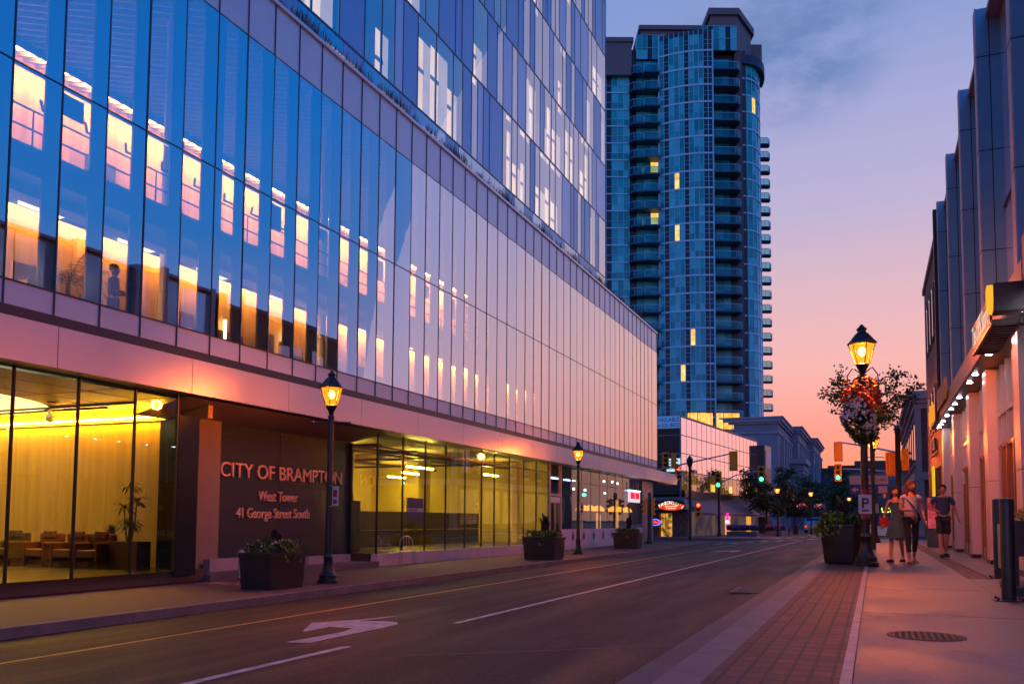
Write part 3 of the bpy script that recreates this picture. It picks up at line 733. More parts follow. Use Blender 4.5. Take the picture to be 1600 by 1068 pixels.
for i in range(6):
    y = 41.4 + 1.75 * i; b = MB()
    b.add([(XG + .018, y - .2, .12), (XG + .018, y, .24), (XG + .018, y + .2, .12), (XG + .018, y + .18, -.06), (XG + .018, y, -.2), (XG + .018, y - .18, -.06)], [(0, 1, 2, 3, 4, 5)])
    b.box(XG + .013, XG + .017, y - .12, y + .12, .26, .30); b.box(XG + .019, XG + .022, y - .1, y + .1, .02, .05)
    part('emblem', b, em)
b = MB(); b.box(-22, -21.8, 38.3, 58.2, -.4, 3.6); b.box(-22, -14.2, 58.0, 58.2, -.4, 3.5); part('restaurant_wall', b, M('rest_wall', (.16, .19, .34), .7, var=.2, vs=.6))
b = MB()
for i in range(5): b.box(-19, -18.8, 41 + i * 3.3, 43 + i * 3.3, 3.5, 3.55)
part('restaurant_light', b, EM('rest_light', (.5, .65, 1), 5))
b = MB()
for (x, y, z0, z1) in ((-15.4, 50.2, .3, 1.3), (-16, 52.5, .2, 1.2), (-15.6, 55.2, .2, 2.2), (-15.5, 47.2, .3, .8)): b.box(x - .1, x, y, y + .35, z0, z1)
part('amber_panel', b, EM('amber_panel', (1, .42, .10), .7))
doms = []
for i, (y) in enumerate((47.5, 49.0, 50.7, 53.9, 55.4, 57.2)):
    t = thing('pendant_lamp', '', 'pendant lamp', (-15.5, y, 1.42), group='domed pendant lamps in the restaurant window')
    b = MB(); b.lathe([(.38, 0), (.36, .12), (.27, .24), (.12, .32), (.03, .35)], n=18); b.build('shade', EM('shade_glow', (1, .38, .04), 1.5), t)
    b = MB(); b.tube((0, 0, .35), (0, 0, 2.1), .012, n=6); b.build('cord', dark_metal, t); doms.append(t)
for t, l in zip(doms, ('glowing amber dome lamp just right of the slim lamp post, first in the restaurant window', 'second glowing amber dome lamp from the left in the restaurant window', 'third amber dome lamp from the left, last before the gap in the row',
                       'fourth amber dome lamp, first after the gap in the row', 'fifth amber dome lamp, between its close neighbours', 'sixth amber dome lamp, last in the row beside the building corner')): t['label'] = l
# small signs on this building
t = thing('lease_sign', 'dark blue leasing poster stuck on the ground floor glass', 'sign', (-13.97, 25.1, 1.2))
b = MB(); b.box(-.012, .012, -.55, .55, -.36, .36); b.build('board', M('lease_blue', (.02, .05, .11), .4), t)
b = MB(); b.box(.013, .016, -.52, .52, -.10, .02); b.build('white_band', M('lease_white', (.45, .5, .5), .5), t)
text_mesh('lettering', 'FOR LEASE', .13, M('lease_ink', (.02, .05, .1), .5), t, facing((-13.951, 24.62, 1.12), (0, 1, 0), (0, 0, 1)), .002)
t = thing('bank_sign', 'white and red lit sign with a bright top edge hanging inside the corner window', 'sign', (-13.9, 53.1, 2.05))
b = MB(); b.box(-.06, .06, -1.25, 1.25, -.05, .62); b.build('panel', EM('sign_white', (.95, .72, .78), .75), t)
b = MB(); b.box(-.07, .07, -1.3, 1.3, .625, .70); b.build('light_bar', EM('bar_cyan', (.55, .95, 1), 3), t)
b = MB(); b.box(.062, .075, -1.1, -.08, .16, .55); b.box(.062, .075, .08, 1.05, .16, .55); b.build('red_field', EM('sign_red', (.85, .02, .06), 1.1), t)
b = MB()
for y in (-1, -.3, .5, 1.0): b.box(-.02, .02, y - .05, y + .05, .7, 1.15)
b.build('hanger', dark_metal, t)
# restaurant spots
b = MB()
for y, z in ((44.5, 2.55), (46.5, 2.55), (50.2, 3.2), (52.0, 3.25), (53.2, 3.2), (50.4, 2.5)): b.sphere((-15, y, z), .07, 6)
part('spot_light', b, EM('spotc', (.7, .95, 1), 5))
b = MB(); b.sphere((-15.2, 46.9, 2.3), .14, 6, sc=(1, 1.8, .7)); part('exit_light', b, EM('exit_green', (.05, .9, .6), 2.2))
b = MB(); b.sphere((-14.7, 57.7, 2.7), .22, 6, sc=(1, 1.6, 1)); b.sphere((-14.6, 58.3, 3.0), .14, 6); part('neon_tube', b, EM('neon_pink', (1, .03, .6), 3))

# ------------------------------------------------------------------ street lamps
def lampglass():
    m, nt, out = new_mat('lantern_glass_lit'); t = nt.nodes.new('ShaderNodeBsdfTransparent'); t.inputs[0].default_value = (1, .80, .5, 1)
    e = nt.nodes.new('ShaderNodeEmission'); e.inputs[0].default_value = (1, .24, .012, 1); e.inputs[1].default_value = 1.9
    tc = nt.nodes.new('ShaderNodeTexCoord'); n = nt.nodes.new('ShaderNodeTexNoise'); n.inputs['Scale'].default_value = 14
    mr = nt.nodes.new('ShaderNodeMapRange'); mr.inputs['From Min'].default_value = .35; mr.inputs['From Max'].default_value = .65; mr.inputs['To Min'].default_value = .35; mr.inputs['To Max'].default_value = .8
    mx = nt.nodes.new('ShaderNodeMixShader'); L = nt.links.new
    L(tc.outputs['Object'], n.inputs['Vector']); L(n.outputs['Fac'], mr.inputs[0]); L(mr.outputs[0], mx.inputs[0]); L(t.outputs[0], mx.inputs[1]); L(e.outputs[0], mx.inputs[2]); L(mx.outputs[0], out.inputs[0]); return m
lamp_glow = lampglass(); bulb_m = EM('bulb', (1, .50, .12), 30)
LAMP_W = 1150
def make_lamp(label, loc, H=4.75, rz=0, arm=True, group='heritage street lamps along the street'):
    t = thing('street_lamp', label, 'street lamp', loc, rz, group)
    b = MB(); b.lathe([(.235, 0), (.235, .07), (.20, .10), (.20, .17), (.16, .21), (.14, .26), (.105, .38), (.10, .55), (.115, .58), (.085, .66)], n=16); b.build('base', black_metal, t)
    b = MB(); b.lathe([(.078, .6), (.07, 2.0), (.058, H - 1.05), (.075, H - 1.03), (.075, H - .98), (.052, H - .95)], n=14)
    for i in range(14):
        a = 2 * PI * i / 14; b.tube((.072 * math.cos(a), .072 * math.sin(a), .66), (.053 * math.cos(a), .053 * math.sin(a), H - 1.1), .008, .006, 4)
    b.build('pole', black_metal, t)
    if arm:
        b = MB(); b.tube((-.42, 0, H - 1.12), (.42, 0, H - 1.12), .017, n=8); b.sphere((-.43, 0, H - 1.12), .03, 6); b.sphere((.43, 0, H - 1.12), .03, 6); b.build('ladder_bar', black_metal, t)
    b = MB(); b.lathe([(.052, H - .95), (.065, H - .88), (.11, H - .80), (.135, H - .74), (.12, H - .73)], n=8)
    z0, z1, ra, rb = H - .74, H - .33, .135, .255
    for i in range(6):
        a = 2 * PI * i / 6 + PI / 6
        b.tube((ra * math.cos(a), ra * math.sin(a), z0), (rb * math.cos(a), rb * math.sin(a), z1), .012, n=5)
        a2 = a + PI / 3; b.tube((rb * math.cos(a), rb * math.sin(a), z1), (rb * math.cos(a2), rb * math.sin(a2), z1), .016, n=5)
    b.build('lantern_frame', black_metal, t)
    b = MB(); b.lathe([(ra * .93, z0 + .01), (rb * .93, z1 - .005)], n=6, rot=.5, smooth=False); b.build('lantern_glass', lamp_glow, t)
    b = MB(); b.sphere((0, 0, z0 + .26), .075, 8, sc=(1, 1, 1.3)); b.build('bulb', bulb_m, t)
    ld = bpy.data.lights.new('lamp_light', 'POINT'); ld.energy = LAMP_W; ld.color = (1, .20, .03); ld.shadow_soft_size = .13
    lo = bpy.data.objects.new('lamp_light', ld); COL.objects.link(lo); lo.parent = t; lo.location = (0, 0, z0 + .26)
    b = MB(); b.lathe([(.285, z1), (.285, z1 + .03), (.24, z1 + .07), (.12, z1 + .22), (.085, z1 + .24), (.085, z1 + .28), (.11, z1 + .30), (.05, z1 + .36), (.02, z1 + .40)], n=6, rot=.5, smooth=False)
    b.build('lantern_roof', black_metal, t)
    return t
L1 = make_lamp('nearest street lamp on the left pavement, in front of the CITY OF BRAMPTON wall', (-11.38, 16.48, GL_), rz=rad(20))
L2 = dup(L1, (-11.7, 35.31, GL_), label='lit street lamp on the left pavement between two planters, in front of the restaurant windows')
L3 = dup(L1, (-8.3, 84.1, -.52), label='lit street lamp beyond the crossing, between the two small green trees')
L4 = dup(L1, (-6.05, 95.2, -.52), label='lit street lamp in front of the grey stone porch, carrying red and white baskets')
L5 = dup(L1, (-.16, 18.5, 0), label='tallest looking street lamp, on the right pavement with the big flower basket')
L6 = dup(L1, (.02, 40, 0), label='street lamp half hidden behind the big flower basket, holding the wayfinding board')
L8 = dup(L1, (-.16, -3.2, 0), label='street lamp on the right pavement just behind the viewer, outside the picture')
rl = None
for L_ in (L5, L6, L8):
    for k_ in kids(L_):
        if k_.type == 'LIGHT':
            if rl is None: rl = k_.data.copy(); rl.energy = 2900
            k_.data = rl
L7 = dup(L1, (-2.9, 118, -.5), label='small distant street lamp before the dark trees at the end of the street')
for L, z in ((L1, 1.95), (L2, 1.95)):
    p = thing('parking_sign', 'small white and red parking sign on the ' + ('nearest left' if L is L1 else 'second left') + ' lamp post', 'sign', (L.location.x + .10, L.location.y - .04, L.location.z + z), group='parking signs on the left lamp posts')
    b = MB(); b.box(0, .16, -.006, .006, -.22, .22); b.build('plate', M('sign_white', (.62, .58, .62), .5), p)
    b = MB(); b.box(.03, .13, -.012, -.007, -.02, .14); b.box(.03, .13, -.012, -.007, -.17, -.08); b.build('red_mark', M('sign_red_paint', (.5, .02, .03), .5), p)
    b = MB(); b.box(-.12, .01, -.012, .012, -.24, -.225); b.box(-.12, .01, -.012, .012, .225, .24); b.build('clamp', alu, p)
p = thing('notice_sign', 'white notice board with black P mark and red tape on the flower basket lamp post', 'sign', (-.16, 18.40, 1.22))
b = MB(); b.box(-.12, .12, -.012, 0, -.19, .19); b.build('plate', M('notice_white', (.60, .55, .60), .5), p)
b = MB(); b.box(-.06, -.02, -.016, -.013, -.08, .12); b.box(-.02, .05, -.016, -.013, .08, .12); b.box(-.02, .05, -.016, -.013, .0, .04); b.box(.04, .07, -.016, -.013, .02, .1); b.box(-.07, .07, -.016, -.013, -.14, -.11); b.build('mark', M('notice_ink', (.03, .02, .03), .5), p)
b = MB(); b.lathe([(.084, .20), (.084, .29)], (0, .1, 0), 14); b.lathe([(.084, -.29), (.084, -.20)], (0, .1, 0), 14); b.build('red_tape', M('red_tape', (.45, .02, .03), .5), p)

# ------------------------------------------------------------------ plants
def leafquad(b, p, size, rng, mi, droop=0.):
    d = Vector((rng.gauss(0, 1), rng.gauss(0, 1), rng.gauss(0, .7) - droop))
    if d.length < 1e-3: return
    d.normalize(); s = d.orthogonal().normalized(); ang = rng.uniform(0, 2 * PI); s = Matrix.Rotation(ang, 3, d) @ s
    L = size * rng.uniform(.7, 1.3); w = L * .32
    b.add([p, p + d * L * .5 + s * w, p + d * L, p + d * L * .5 - s * w], [(0, 1, 2, 3)], mi)
def strap(b, p0, d, L, w, curl, mi, n=4):
    """arching strap leaf"""
    d = Vector(d).normalized(); side = d.cross(Vector((0, 0, 1)))
    if side.length < 1e-3: side = Vector((1, 0, 0))
    side.normalize(); p = Vector(p0); pts = []
    for i in range(n + 1):
        t = i / n; ww = w * math.sin(PI * (.15 + .85 * (1 - t) if t > .4 else .15 + .55 * t / .4 + .15)) * (1 if t < 1 else 0)
        pts.append((p - side * ww, p + side * ww)); p = p + d * (L / n); d = (d + Vector((0, 0, -curl / n))).normalized()
    for i in range(n): b.add([pts[i][0], pts[i][1], pts[i + 1][1], pts[i + 1][0]], [(0, 1, 2, 3)], mi)
pot_m = M('pot_black', (.016, .018, .021), .42, var=.2, vs=3, bump=.1, bs=30)
flower_red = M('flower_red', (.85, .04, .02), .6, var=.3, vs=9); flower_or = M('flower_orange', (.9, .38, .10), .6, var=.3, vs=9)
flower_white = M('flower_white', (.85, .76, .80), .6, var=.1, vs=9); flower_purple = M('flower_purple', (.30, .14, .42), .7, var=.2, vs=9)
def planter(label, loc, rz, w, l, h, seed, canna=1., lime=1., round_=False, limeside=1, reds=0):
    rng = random.Random(seed); t = thing('planter', label, 'planter', loc, rz, 'black planters on the pavements')
    b = MB()
    if round_:
        b.lathe([(w * .40, 0), (w * .43, .06), (w * .48, h * .6), (w * .5, h - .06), (w * .53, h - .05), (w * .53, h), (w * .47, h), (w * .46, h - .09)], n=8, rot=.5, smooth=False)
    else:
        for (z0, z1, s0, s1) in ((0, h * .14, .93, .94), (h * .14, h * .88, .95, 1.0), (h * .88, h, 1.04, 1.04)):
            x0, x1, ya, yb = w / 2 * s0, w / 2 * s1, l / 2 * s0, l / 2 * s1
            b.add([(-x0, -ya, z0), (x0, -ya, z0), (x0, ya, z0), (-x0, ya, z0), (-x1, -yb, z1), (x1, -yb, z1), (x1, yb, z1), (-x1, yb, z1)],
                  [(0, 1, 5, 4), (1, 2, 6, 5), (2, 3, 7, 6), (3, 0, 4, 7), (3, 2, 1, 0), (4, 5, 6, 7)])
    b.build('box', pot_m, t)
    b = MB(); k = .42
    b.box(-w * .4, w * .4, -l * .4, l * .4, h - .02, h + .005); b.build('soil', soil, t)
    b = MB()
    for i in range(int(500 * max(w, l))):
        x, y = rng.uniform(-.46, .46) * w, rng.uniform(-.46, .46) * l; z = h + .02 + rng.random() ** 1.5 * .22
        leafquad(b, Vector((x, y, z)), .075, rng, rng.choice([0, 0, 1, 1, 2]))
    for i in range(int(60 * l)): 
        x, y = rng.uniform(-.45, .45) * w, rng.uniform(-.45, .45) * l
        strap(b, (x, y, h), (rng.uniform(-.3, .3), rng.uniform(-.3, .3), 1), rng.uniform(.2, .36), .012, .5, rng.choice([0, 1, 3]))
    b.build('foliage', [leaf_dark, leaf_mid, leaf_purple, leaf_lime], t)
    if lime:
        b = MB()
        for i in range(int(420 * lime)):
            a = rng.gauss(0, .9); r = w * .5 * rng.uniform(.25, 1.18); x = limeside * abs(math.cos(a)) * r; y = math.sin(a) * r * l / w
            over = max(0, (r - w * .42)); z = h + .12 + rng.uniform(-.05, .12) - over * 1.9
            leafquad(b, Vector((x, y, z)), .085, rng, 0, .5)
        b.build('trailing_vine', leaf_lime, t)
    if canna:
        b = MB()
        for i in range(9):
            a = rng.uniform(0, 2 * PI); x, y = rng.uniform(-.12, .12), rng.uniform(-.12, .12); hh = rng.uniform(.45, .85) * canna
            b.tube((x, y, h), (x * 1.3, y * 1.3, h + hh * .8), .014, .008, 5)
            for k2 in range(3):
                aa = a + k2 * 2.2; strap(b, (x, y, h + hh * (.25 + .22 * k2)), (math.cos(aa) * .35, math.sin(aa) * .35, 1), hh * .55, .065, .35, rng.choice([0, 0, 1]))
        b.build('canna', [leaf_purple, leaf_dark], t)
    if reds:
        b = MB()
        for i in range(reds): 
            p = Vector((rng.uniform(-.42, .42) * w, rng.uniform(-.42, .42) * l, h + rng.uniform(.12, .28)))
            b.sphere(p, .022, 5, rng.choice([0, 1]))
        b.build('blossoms', [flower_white, flower_or], t)
    return t
planter('black planter with grey green plants and a dark canna, nearest on the left pavement', (-11.55, 14.75, GL_), 0, .78, 1.15, .74, 3, canna=.48, lime=.35, reds=16)
planter('black planter with tall purple canna and lime vine, left of the second lamp post', (-11.22, 29.9, GL_), 0, 1.25, 1.05, .82, 4, canna=1.05, lime=1, reds=0)
planter('small black planter with lime vine near the end of the left pavement', (-11.85, 44.0, GL_), 0, 1.3, 1.05, .80, 5, canna=.95, lime=1.1)
planter('large rounded black planter with drooping lime vine beside the flower basket lamp', (-.58, 19.4, 0), 0, 1.0, 1.0, .82, 6, canna=.62, lime=1.6, round_=True, limeside=-1, reds=0)

# hanging flower basket on the right lamp
t = thing('flower_basket', 'huge round hanging basket of red, orange and white flowers on the right lamp post', 'flower basket', (-.16, 18.5, 2.45))
b = MB(); b.path([(0, 0, 1.35), (-.18, 0, 1.5), (-.28, 0, 1.35), (-.3, 0, 1.0)], .012, 6); b.path([(0, 0, 1.35), (.18, 0, 1.5), (.28, 0, 1.35), (.3, 0, 1.0)], .012, 6)
b.lathe([(.1, .35), (.3, .5), (.38, .75), (.36, .76), (.2, .5), (.05, .4)], n=16); b.build('bracket', black_metal, t)
rng = random.Random(9); fo, bl = MB(), MB()
C0 = Vector((-.0, 0, .62)); 
def bpoint(k=1.):
    while True:
        d = Vector((rng.gauss(0, 1), rng.gauss(0, 1), rng.gauss(0, 1))).normalized()
        r = (1 + .16 * math.sin(3.1 * d.x + 2) + .10 * math.sin(7 * d.z + 3 * d.x)) * rng.uniform(.78, 1.05) ** .6
        p = Vector((d.x * .44, d.y * .44, d.z * .60)) * r * k
        if p.z > .45 and rng.random() < .4: continue
        return p, d
for i in range(5200):
    p, d = bpoint(); 
    mi = 2 if (p.x > .2 and -.35 < p.z < .15 and rng.random() < .8) else rng.choice([0, 0, 1])
    leafquad(fo, C0 + p, .055, rng, mi, .3)
def blossom(p, d, r, mi):
    d = Vector(d); s = d.orthogonal().normalized(); u = d.cross(s)
    vs = [p + d * r * .35]
    for k in range(10):
        a = 2 * PI * k / 10; rr_ = r * (1 if k % 2 else .72); vs.append(p + (s * math.cos(a) + u * math.sin(a)) * rr_)
    bl.add(vs, [(0, 1 + k, 1 + (k + 1) % 10) for k in range(10)], mi)
for i in range(1500):
    p, d = bpoint(1.05); d = (d + Vector((rng.gauss(0, .35), rng.gauss(0, .35), rng.gauss(0, .35)))).normalized()
    zz = p.z + .12 * math.sin(5 * p.x) + rng.gauss(0, .07)
    if zz > .42: mi = rng.choice([1, 0, 1, 0]) 
    elif zz > .08: mi = 0 if rng.random() < .75 else 1
    elif zz > -.38 and p.x < .24: mi = 2
    else: continue
    if mi == 2 and rng.random() < .25: continue
    blossom(C0 + p, d, rng.uniform(.030, .046), mi)
fo.build('foliage', [leaf_mid, M('leaf_bright', (.07, .15, .035), .55, var=.4, vs=6), leaf_lime], t); bl.build('blossoms', [flower_red, flower_or, flower_white], t)
# small baskets on the far lamp
for (x, l) in ((-.85, 'small red and white hanging basket on the left side of the far porch lamp'), (.85, 'small pale hanging basket on the right side of the far porch lamp')):
    t = thing('flower_basket', l, 'flower basket', (-6.05 + x, 95.2, 2.05), group='small baskets on the far lamp')
    b = MB(); b.lathe([(.05, .0), (.3, .12), (.42, .35), (.38, .36)], n=12); b.build('bowl', dark_metal, t)
    fo2 = MB(); rg2 = random.Random(3)
    for i in range(420):
        a, r = rg2.uniform(0, 2 * PI), rg2.uniform(.1, .6); leafquad(fo2, Vector((r * math.cos(a), r * math.sin(a), .35 + rg2.uniform(-.25, .3) * (1.2 - r))), .14, rg2, rg2.choice([0, 1, 2, 2] if x < 0 else [0, 1, 1, 3]))
    fo2.build('flowers', [leaf_dark, flower_white, flower_red, leaf_mid], t)
    b = MB(); b.tube((0, 0, .36), (0, 0, 1.1), .02, n=5); b.tube((0, 0, 1.1), (-x * .95, 0, 1.1), .02, n=5); b.build('bracket', black_metal, t)

# trees
def tree(label, loc, H, R, trunk_h, seed, n=5200, leaf=.16, group=None, mats=None, zr=.62, sparse=False, name='tree', tr=.1):
    rng = random.Random(seed); t = thing(name, label, 'tree', loc, 0, group)
    tb = MB(); tips = []
    top = Vector((rng.uniform(-.2, .2), rng.uniform(-.2, .2), H * .82))
    tb.path([Vector((0, 0, 0)), Vector((.03, 0, trunk_h * .5)), Vector((0, .03, trunk_h)), top * .7 + Vector((0, 0, trunk_h * .2)), top], [tr * 1.25, tr, tr * .85, tr * .5, tr * .15], 8)
    nl = 9 if not sparse else 13
    for i in range(nl):
        a = 2.4 * i + rng.uniform(-.4, .4); z = trunk_h + (H * .85 - trunk_h) * (i + .3) / nl
        k = 1 - abs((z - (trunk_h + H) / 2) / (H - trunk_h)) * .9
        e = Vector((math.cos(a) * R * k, math.sin(a) * R * k, z + R * .38))
        mid = Vector((e.x * .5, e.y * .5, z + R * .12)); tb.path([Vector((0, 0, z - .1)), mid, e], [tr * .4, tr * .22, tr * .08], 6); tips += [e, mid * .4 + e * .6]
        for j in range(3):
            e2 = e + Vector((rng.uniform(-.5, .5), rng.uniform(-.5, .5), rng.uniform(-.15, .45))) * R * .7; tb.path([mid, e2], [tr * .14, tr * .05], 5); tips += [e2]
    tips.append(top); tb.build('trunk', bark, t)
    cb = MB(); cz = (trunk_h + H) / 2 + .05 * H
    cl = [(p + Vector((rng.gauss(0, .1), rng.gauss(0, .1), rng.gauss(0, .1))) * R, R * rng.uniform(.20, .40) * (.6 if sparse else 1)) for p in tips for _ in range(2)]
    per = n // len(cl)
    for c, r in cl:
        tone = rng.choice([0, 0, 1])
        for i in range(per):
            d = Vector((rng.gauss(0, 1), rng.gauss(0, 1), rng.gauss(0, 1))).normalized() * r * rng.random() ** .45; d.z *= zr
            leafquad(cb, c + d, leaf, rng, tone if rng.random() < .75 else 1 - tone, .2)
    cb.build('crown', mats or [leaf_dark, leaf_mid], t)
    return t
tree('thin leaved street tree rising behind the big flower basket', (-.04, 30, 0), 5.9, 1.15, 3.7, 11, n=2900, leaf=.105, sparse=True, tr=.06, mats=[M('leaf_dusk', (.045, .09, .04), .6, var=.4, vs=5), leaf_mid])
tree('bright orange lit green tree in front of the brick end of the mirrored building', (-10.3, 93, -.52), 6.3, 2.2, 1.6, 12, leaf=.26, n=5600, group='trees beyond the crossing', mats=[leaf_dark, leaf_mid], tr=.13)
tree('small round green tree right of the far lamp, before the stone building', (-8.55, 105, -.52), 4.9, 1.75, 1.5, 13, leaf=.24, n=4600, group='trees beyond the crossing', tr=.11)
tree('broad dark tree left of the street end, before the brick office block', (-7.6, 150, -.5), 8.2, 3.6, 1.6, 14, leaf=.42, n=5200, group='dark trees at the street end', tr=.18)
tree('dark tree in the middle of the street end, right of the broad dark one', (-3.4, 160, -.5), 8.6, 3.3, 1.6, 15, leaf=.42, n=4600, group='dark trees at the street end', tr=.18)
tree('low dark tree at the far left kerb behind the bus shelter', (-9.4, 136, -.5), 6.0, 2.6, 1.4, 17, leaf=.36, n=3600, group='dark trees at the street end', tr=.15)
# lavender beds before the restaurant block
def bed(label, x0, x1, y0, y1, seed):
    t = thing('flower_bed', label, 'flower bed', ((x0 + x1) / 2, (y0 + y1) / 2, -.52), 0, 'raised flower beds'); rng = random.Random(seed); w, l = (x1 - x0) / 2, (y1 - y0) / 2
    b = MB(); b.box(-w, w, -l, l, 0, .42); b.build('kerb_wall', M('bed_wall', (.20, .15, .16), .7), t)
    b = MB()
    for i in range(3200):
        x, y = rng.uniform(-w, w), rng.uniform(-l, l); hgt = rng.uniform(.3, 1.0)
        tall = .45 + hgt * .9
        strap(b, (x, y, .42 + hgt * .3), (rng.gauss(0, .25), rng.gauss(0, .25), 1), .4, .03, .3, 2 if hgt > .62 else rng.choice([0, 1]), 2)
    b.build('shrubs', [leaf_dark, leaf_mid, flower_purple], t)
bed('raised bed of purple lavender and dark shrubs before the grey awning', -12.6, -9.9, 81.5, 83.5, 1)
bed('low bed with dark shrubs just right of the lavender bed', -9.7, -8.2, 86.5, 90, 2)

# ------------------------------------------------------------------ RIGHT: shop building with fins
RB = thing('shop_building', 'tall blue finned shop building with spotlit canopy along the right pavement', 'building', (6, 21, 0))
def rpart(name, mb, mats): return mb.build(name, mats, RB, world=True)
fin_y = [8.1, 12.0, 16.0, 20.75, 24.6, 28.85, 33.1]
finm = M('fin_blue', (.13, .32, .46), .35, .3, var=.08, vs=.6); edge = M('fin_edge', (.42, .36, .44), .4, .4)
for y in fin_y:
    b = MB(); b.box(2.26, 2.80, y, y + .34, 4.7, 12.1); b.box(2.24, 2.262, y - .004, y + .345, 4.7, 12.12, 1)
    for z in (6.7, 8.9, 11.0): b.box(2.235, 2.81, y - .006, y + .35, z, z + .02, 2)
    b.box(2.50, 2.52, y - .006, y, 4.7, 12.1, 2)
    rpart('fin', b, [finm, edge, black_metal])
upglass = M('upper_glass', (.72, .80, .92), .14, .55, var=.04, vs=.5)
for a, c in zip(fin_y, fin_y[1:]):
    for za, zb in ((4.75, 7.6), (7.64, 11.85)):
        b = MB(); n = 2
        for k in range(n):
            ya = a + .34 + (c - a - .34) * k / n; yb = a + .34 + (c - a - .34) * (k + 1) / n
            b.add([(2.72, ya + .01, za), (2.72, yb - .01, za), (2.72, yb - .01, zb), (2.72, ya + .01, zb)], [(3, 2, 1, 0)])
        rpart('upper_window', b, upglass)
b = MB(); b.box(2.74, 2.76, 8.1, 34, 4.7, 11.9); b.box(2.9, 14, 8.1, 34.2, 4.7, 12.0); b.box(2.85, 14, 8.1, 34.2, 0, 4.7); rpart('body', b, M('rb_body', (.50, .58, .78), .6))
b = MB(); b.box(2.45, 2.9, 8.1, 34.1, 11.86, 11.98); rpart('parapet', b, edge)
b = MB()
for z in (7.62,): b.box(2.68, 2.74, 8.1, 34, z - .02, z + .02)
for y in fin_y[:-1]: b.box(2.69, 2.74, y + 2.1, y + 2.14, 4.7, 11.9)
rpart('upper_mullions', b, black_metal)
b = MB(); b.box(2.16, 2.75, 33.9, 34.2, 4.2, 12.1); rpart('end_fin', b, M('black_panel', (.012, .014, .018), .4))
# canopy: fascia, dark soffit, spots
b = MB()
for a, c in zip([13.8, 17.8, 21.2, 24.6, 28.0], [17.8, 21.2, 24.6, 28.0, 30.6]): b.box(1.98, 2.02, a + .006, c - .006, 4.14, 4.58)
b.box(2.02, 2.9, 13.8, 30.6, 4.50, 4.59); rpart('canopy_fascia', b, M('fascia_tan', (.42, .30, .22), .4, .3, var=.1, vs=1))
b = MB(); b.box(2.0, 2.9, 7.6, 33.8, 4.14, 4.18); b.box(1.96, 2.9, 30.6, 33.8, 4.18, 4.55); rpart('canopy_soffit', b, black_metal)
spots = [9.3, 10.5, 11.7, 12.9, 14.05, 15.2, 16.4, 17.6, 18.9, 21.4, 22.6, 25.2, 26.6, 27.8, 29.4, 31.0, 32.0, 33.0]
for y in spots:
    b = MB(); b.lathe([(.058, 0), (.058, .006)], (2.12, y, 4.122), 14, 0); rpart('spot_light', b, white_lamp)
b = MB()
for y in spots: b.lathe([(.085, 0), (.085, .01), (.058, .011)], (2.12, y, 4.131), 14)
rpart('spot_rings', b, alu)
# pillars with warm lit inner face, storefront glazing and bronze doors
pil_m = M('pillar_cladding', (.60, .52, .56), .38, .25, var=.07, vs=1.0)
bronze = M('bronze_frame', (.30, .13, .06), .4, .4, var=.1, vs=4)
rec = GL('store_glass', (.85, .8, .8), (1, .95, .95), .22)
pys = [12.4, 16.3, 20.75, 24.35, 28.9, 33.2]
for y in pys:
    b = MB()
    for za, zb in ((.0, 1.75), (1.76, 4.135)): b.box(2.25, 2.9, y, y + .62, za, zb)
    b.box(2.24, 2.9, y - .006, y + .626, 1.75, 1.76, 1); b.box(2.235, 2.9, y - .01, y + .63, 0, .09, 1)
    rpart('pillar', b, [pil_m, black_metal])
for a, c in zip([8.6] + pys, pys):
    ya, yb = a + .62, c
    fr = MB(); gl = MB()
    cuts = [ya, ya + (yb - ya) * .16, ya + (yb - ya) * .40, ya + (yb - ya) * .64, ya + (yb - ya) * .84, yb]
    for y in cuts: fr.box(2.44, 2.54, y - .03, y + .03, 0, 4.12, 1)
    for z in (3.12, 2.45): fr.box(2.445, 2.535, ya, yb, z - .04, z + .04, 0 if z < 3 else 1)
    fr.box(2.445, 2.535, ya, yb, 0, .28, 1)
    for y in cuts[1:5]: fr.box(2.42, 2.56, y - .05, y + .05, .02, 2.45, 0)
    fr.box(2.40, 2.43, cuts[2] + .08, cuts[2] + .11, .8, 1.5, 0)
    rpart('storefront_frame', fr, [bronze, alu])
    for p_, q_ in zip(cuts, cuts[1:]):
        gl.add([(2.50, p_ + .03, .28), (2.5, q_ - .03, .28), (2.5, q_ - .03, 4.1), (2.5, p_ + .03, 4.1)], [(3, 2, 1, 0)])
    rpart('storefront_glass', gl, rec)
b = MB(); b.box(2.86, 2.9, 8.6, 33.8, 0, 4.1); rpart('shop_interior', b, EMvar('shop_int', (.22, .13, .035), (.42, .30, .09), .55, .9, (1, 1, .4)))
b = MB(); b.box(2.21, 2.25, 25.9, 26.0, 1.9, 2.2); rpart('wall_box', b, alu)
# raised sign of the courier shop: slatted shelf, letters and shield box
t = thing('shop_sign', 'projecting shop sign with pale channel letters on black slats and a gold shield box', 'sign', (1.75, 15, 4.1))
b = MB()
for i in range(14): b.box(1.62, 2.0, 14.0 + i * .18, 14.05 + i * .18, 3.70, 3.79)
b.box(1.60, 1.64, 13.9, 16.5, 3.70, 3.74); b.box(1.96, 2.0, 13.9, 16.5, 3.70, 3.78); b.build('slats', black_metal, t, world=True)
text_mesh('lettering', 'The UPS Store', .50, EM('letters_lit', (.95, .84, .70), .6), t, facing((1.60, 16.48, 3.81), (0, -1, 0), (0, 0, 1)), .001, xs=.74)
b = MB(); b.box(1.63, 1.66, 14.3, 16.5, 3.80, 4.22); b.build('back_board', black_metal, t, world=True)
b = MB(); b.box(1.62, 2.0, 13.75, 14.1, 3.86, 4.26); b.build('shield_box', black_metal, t, world=True)
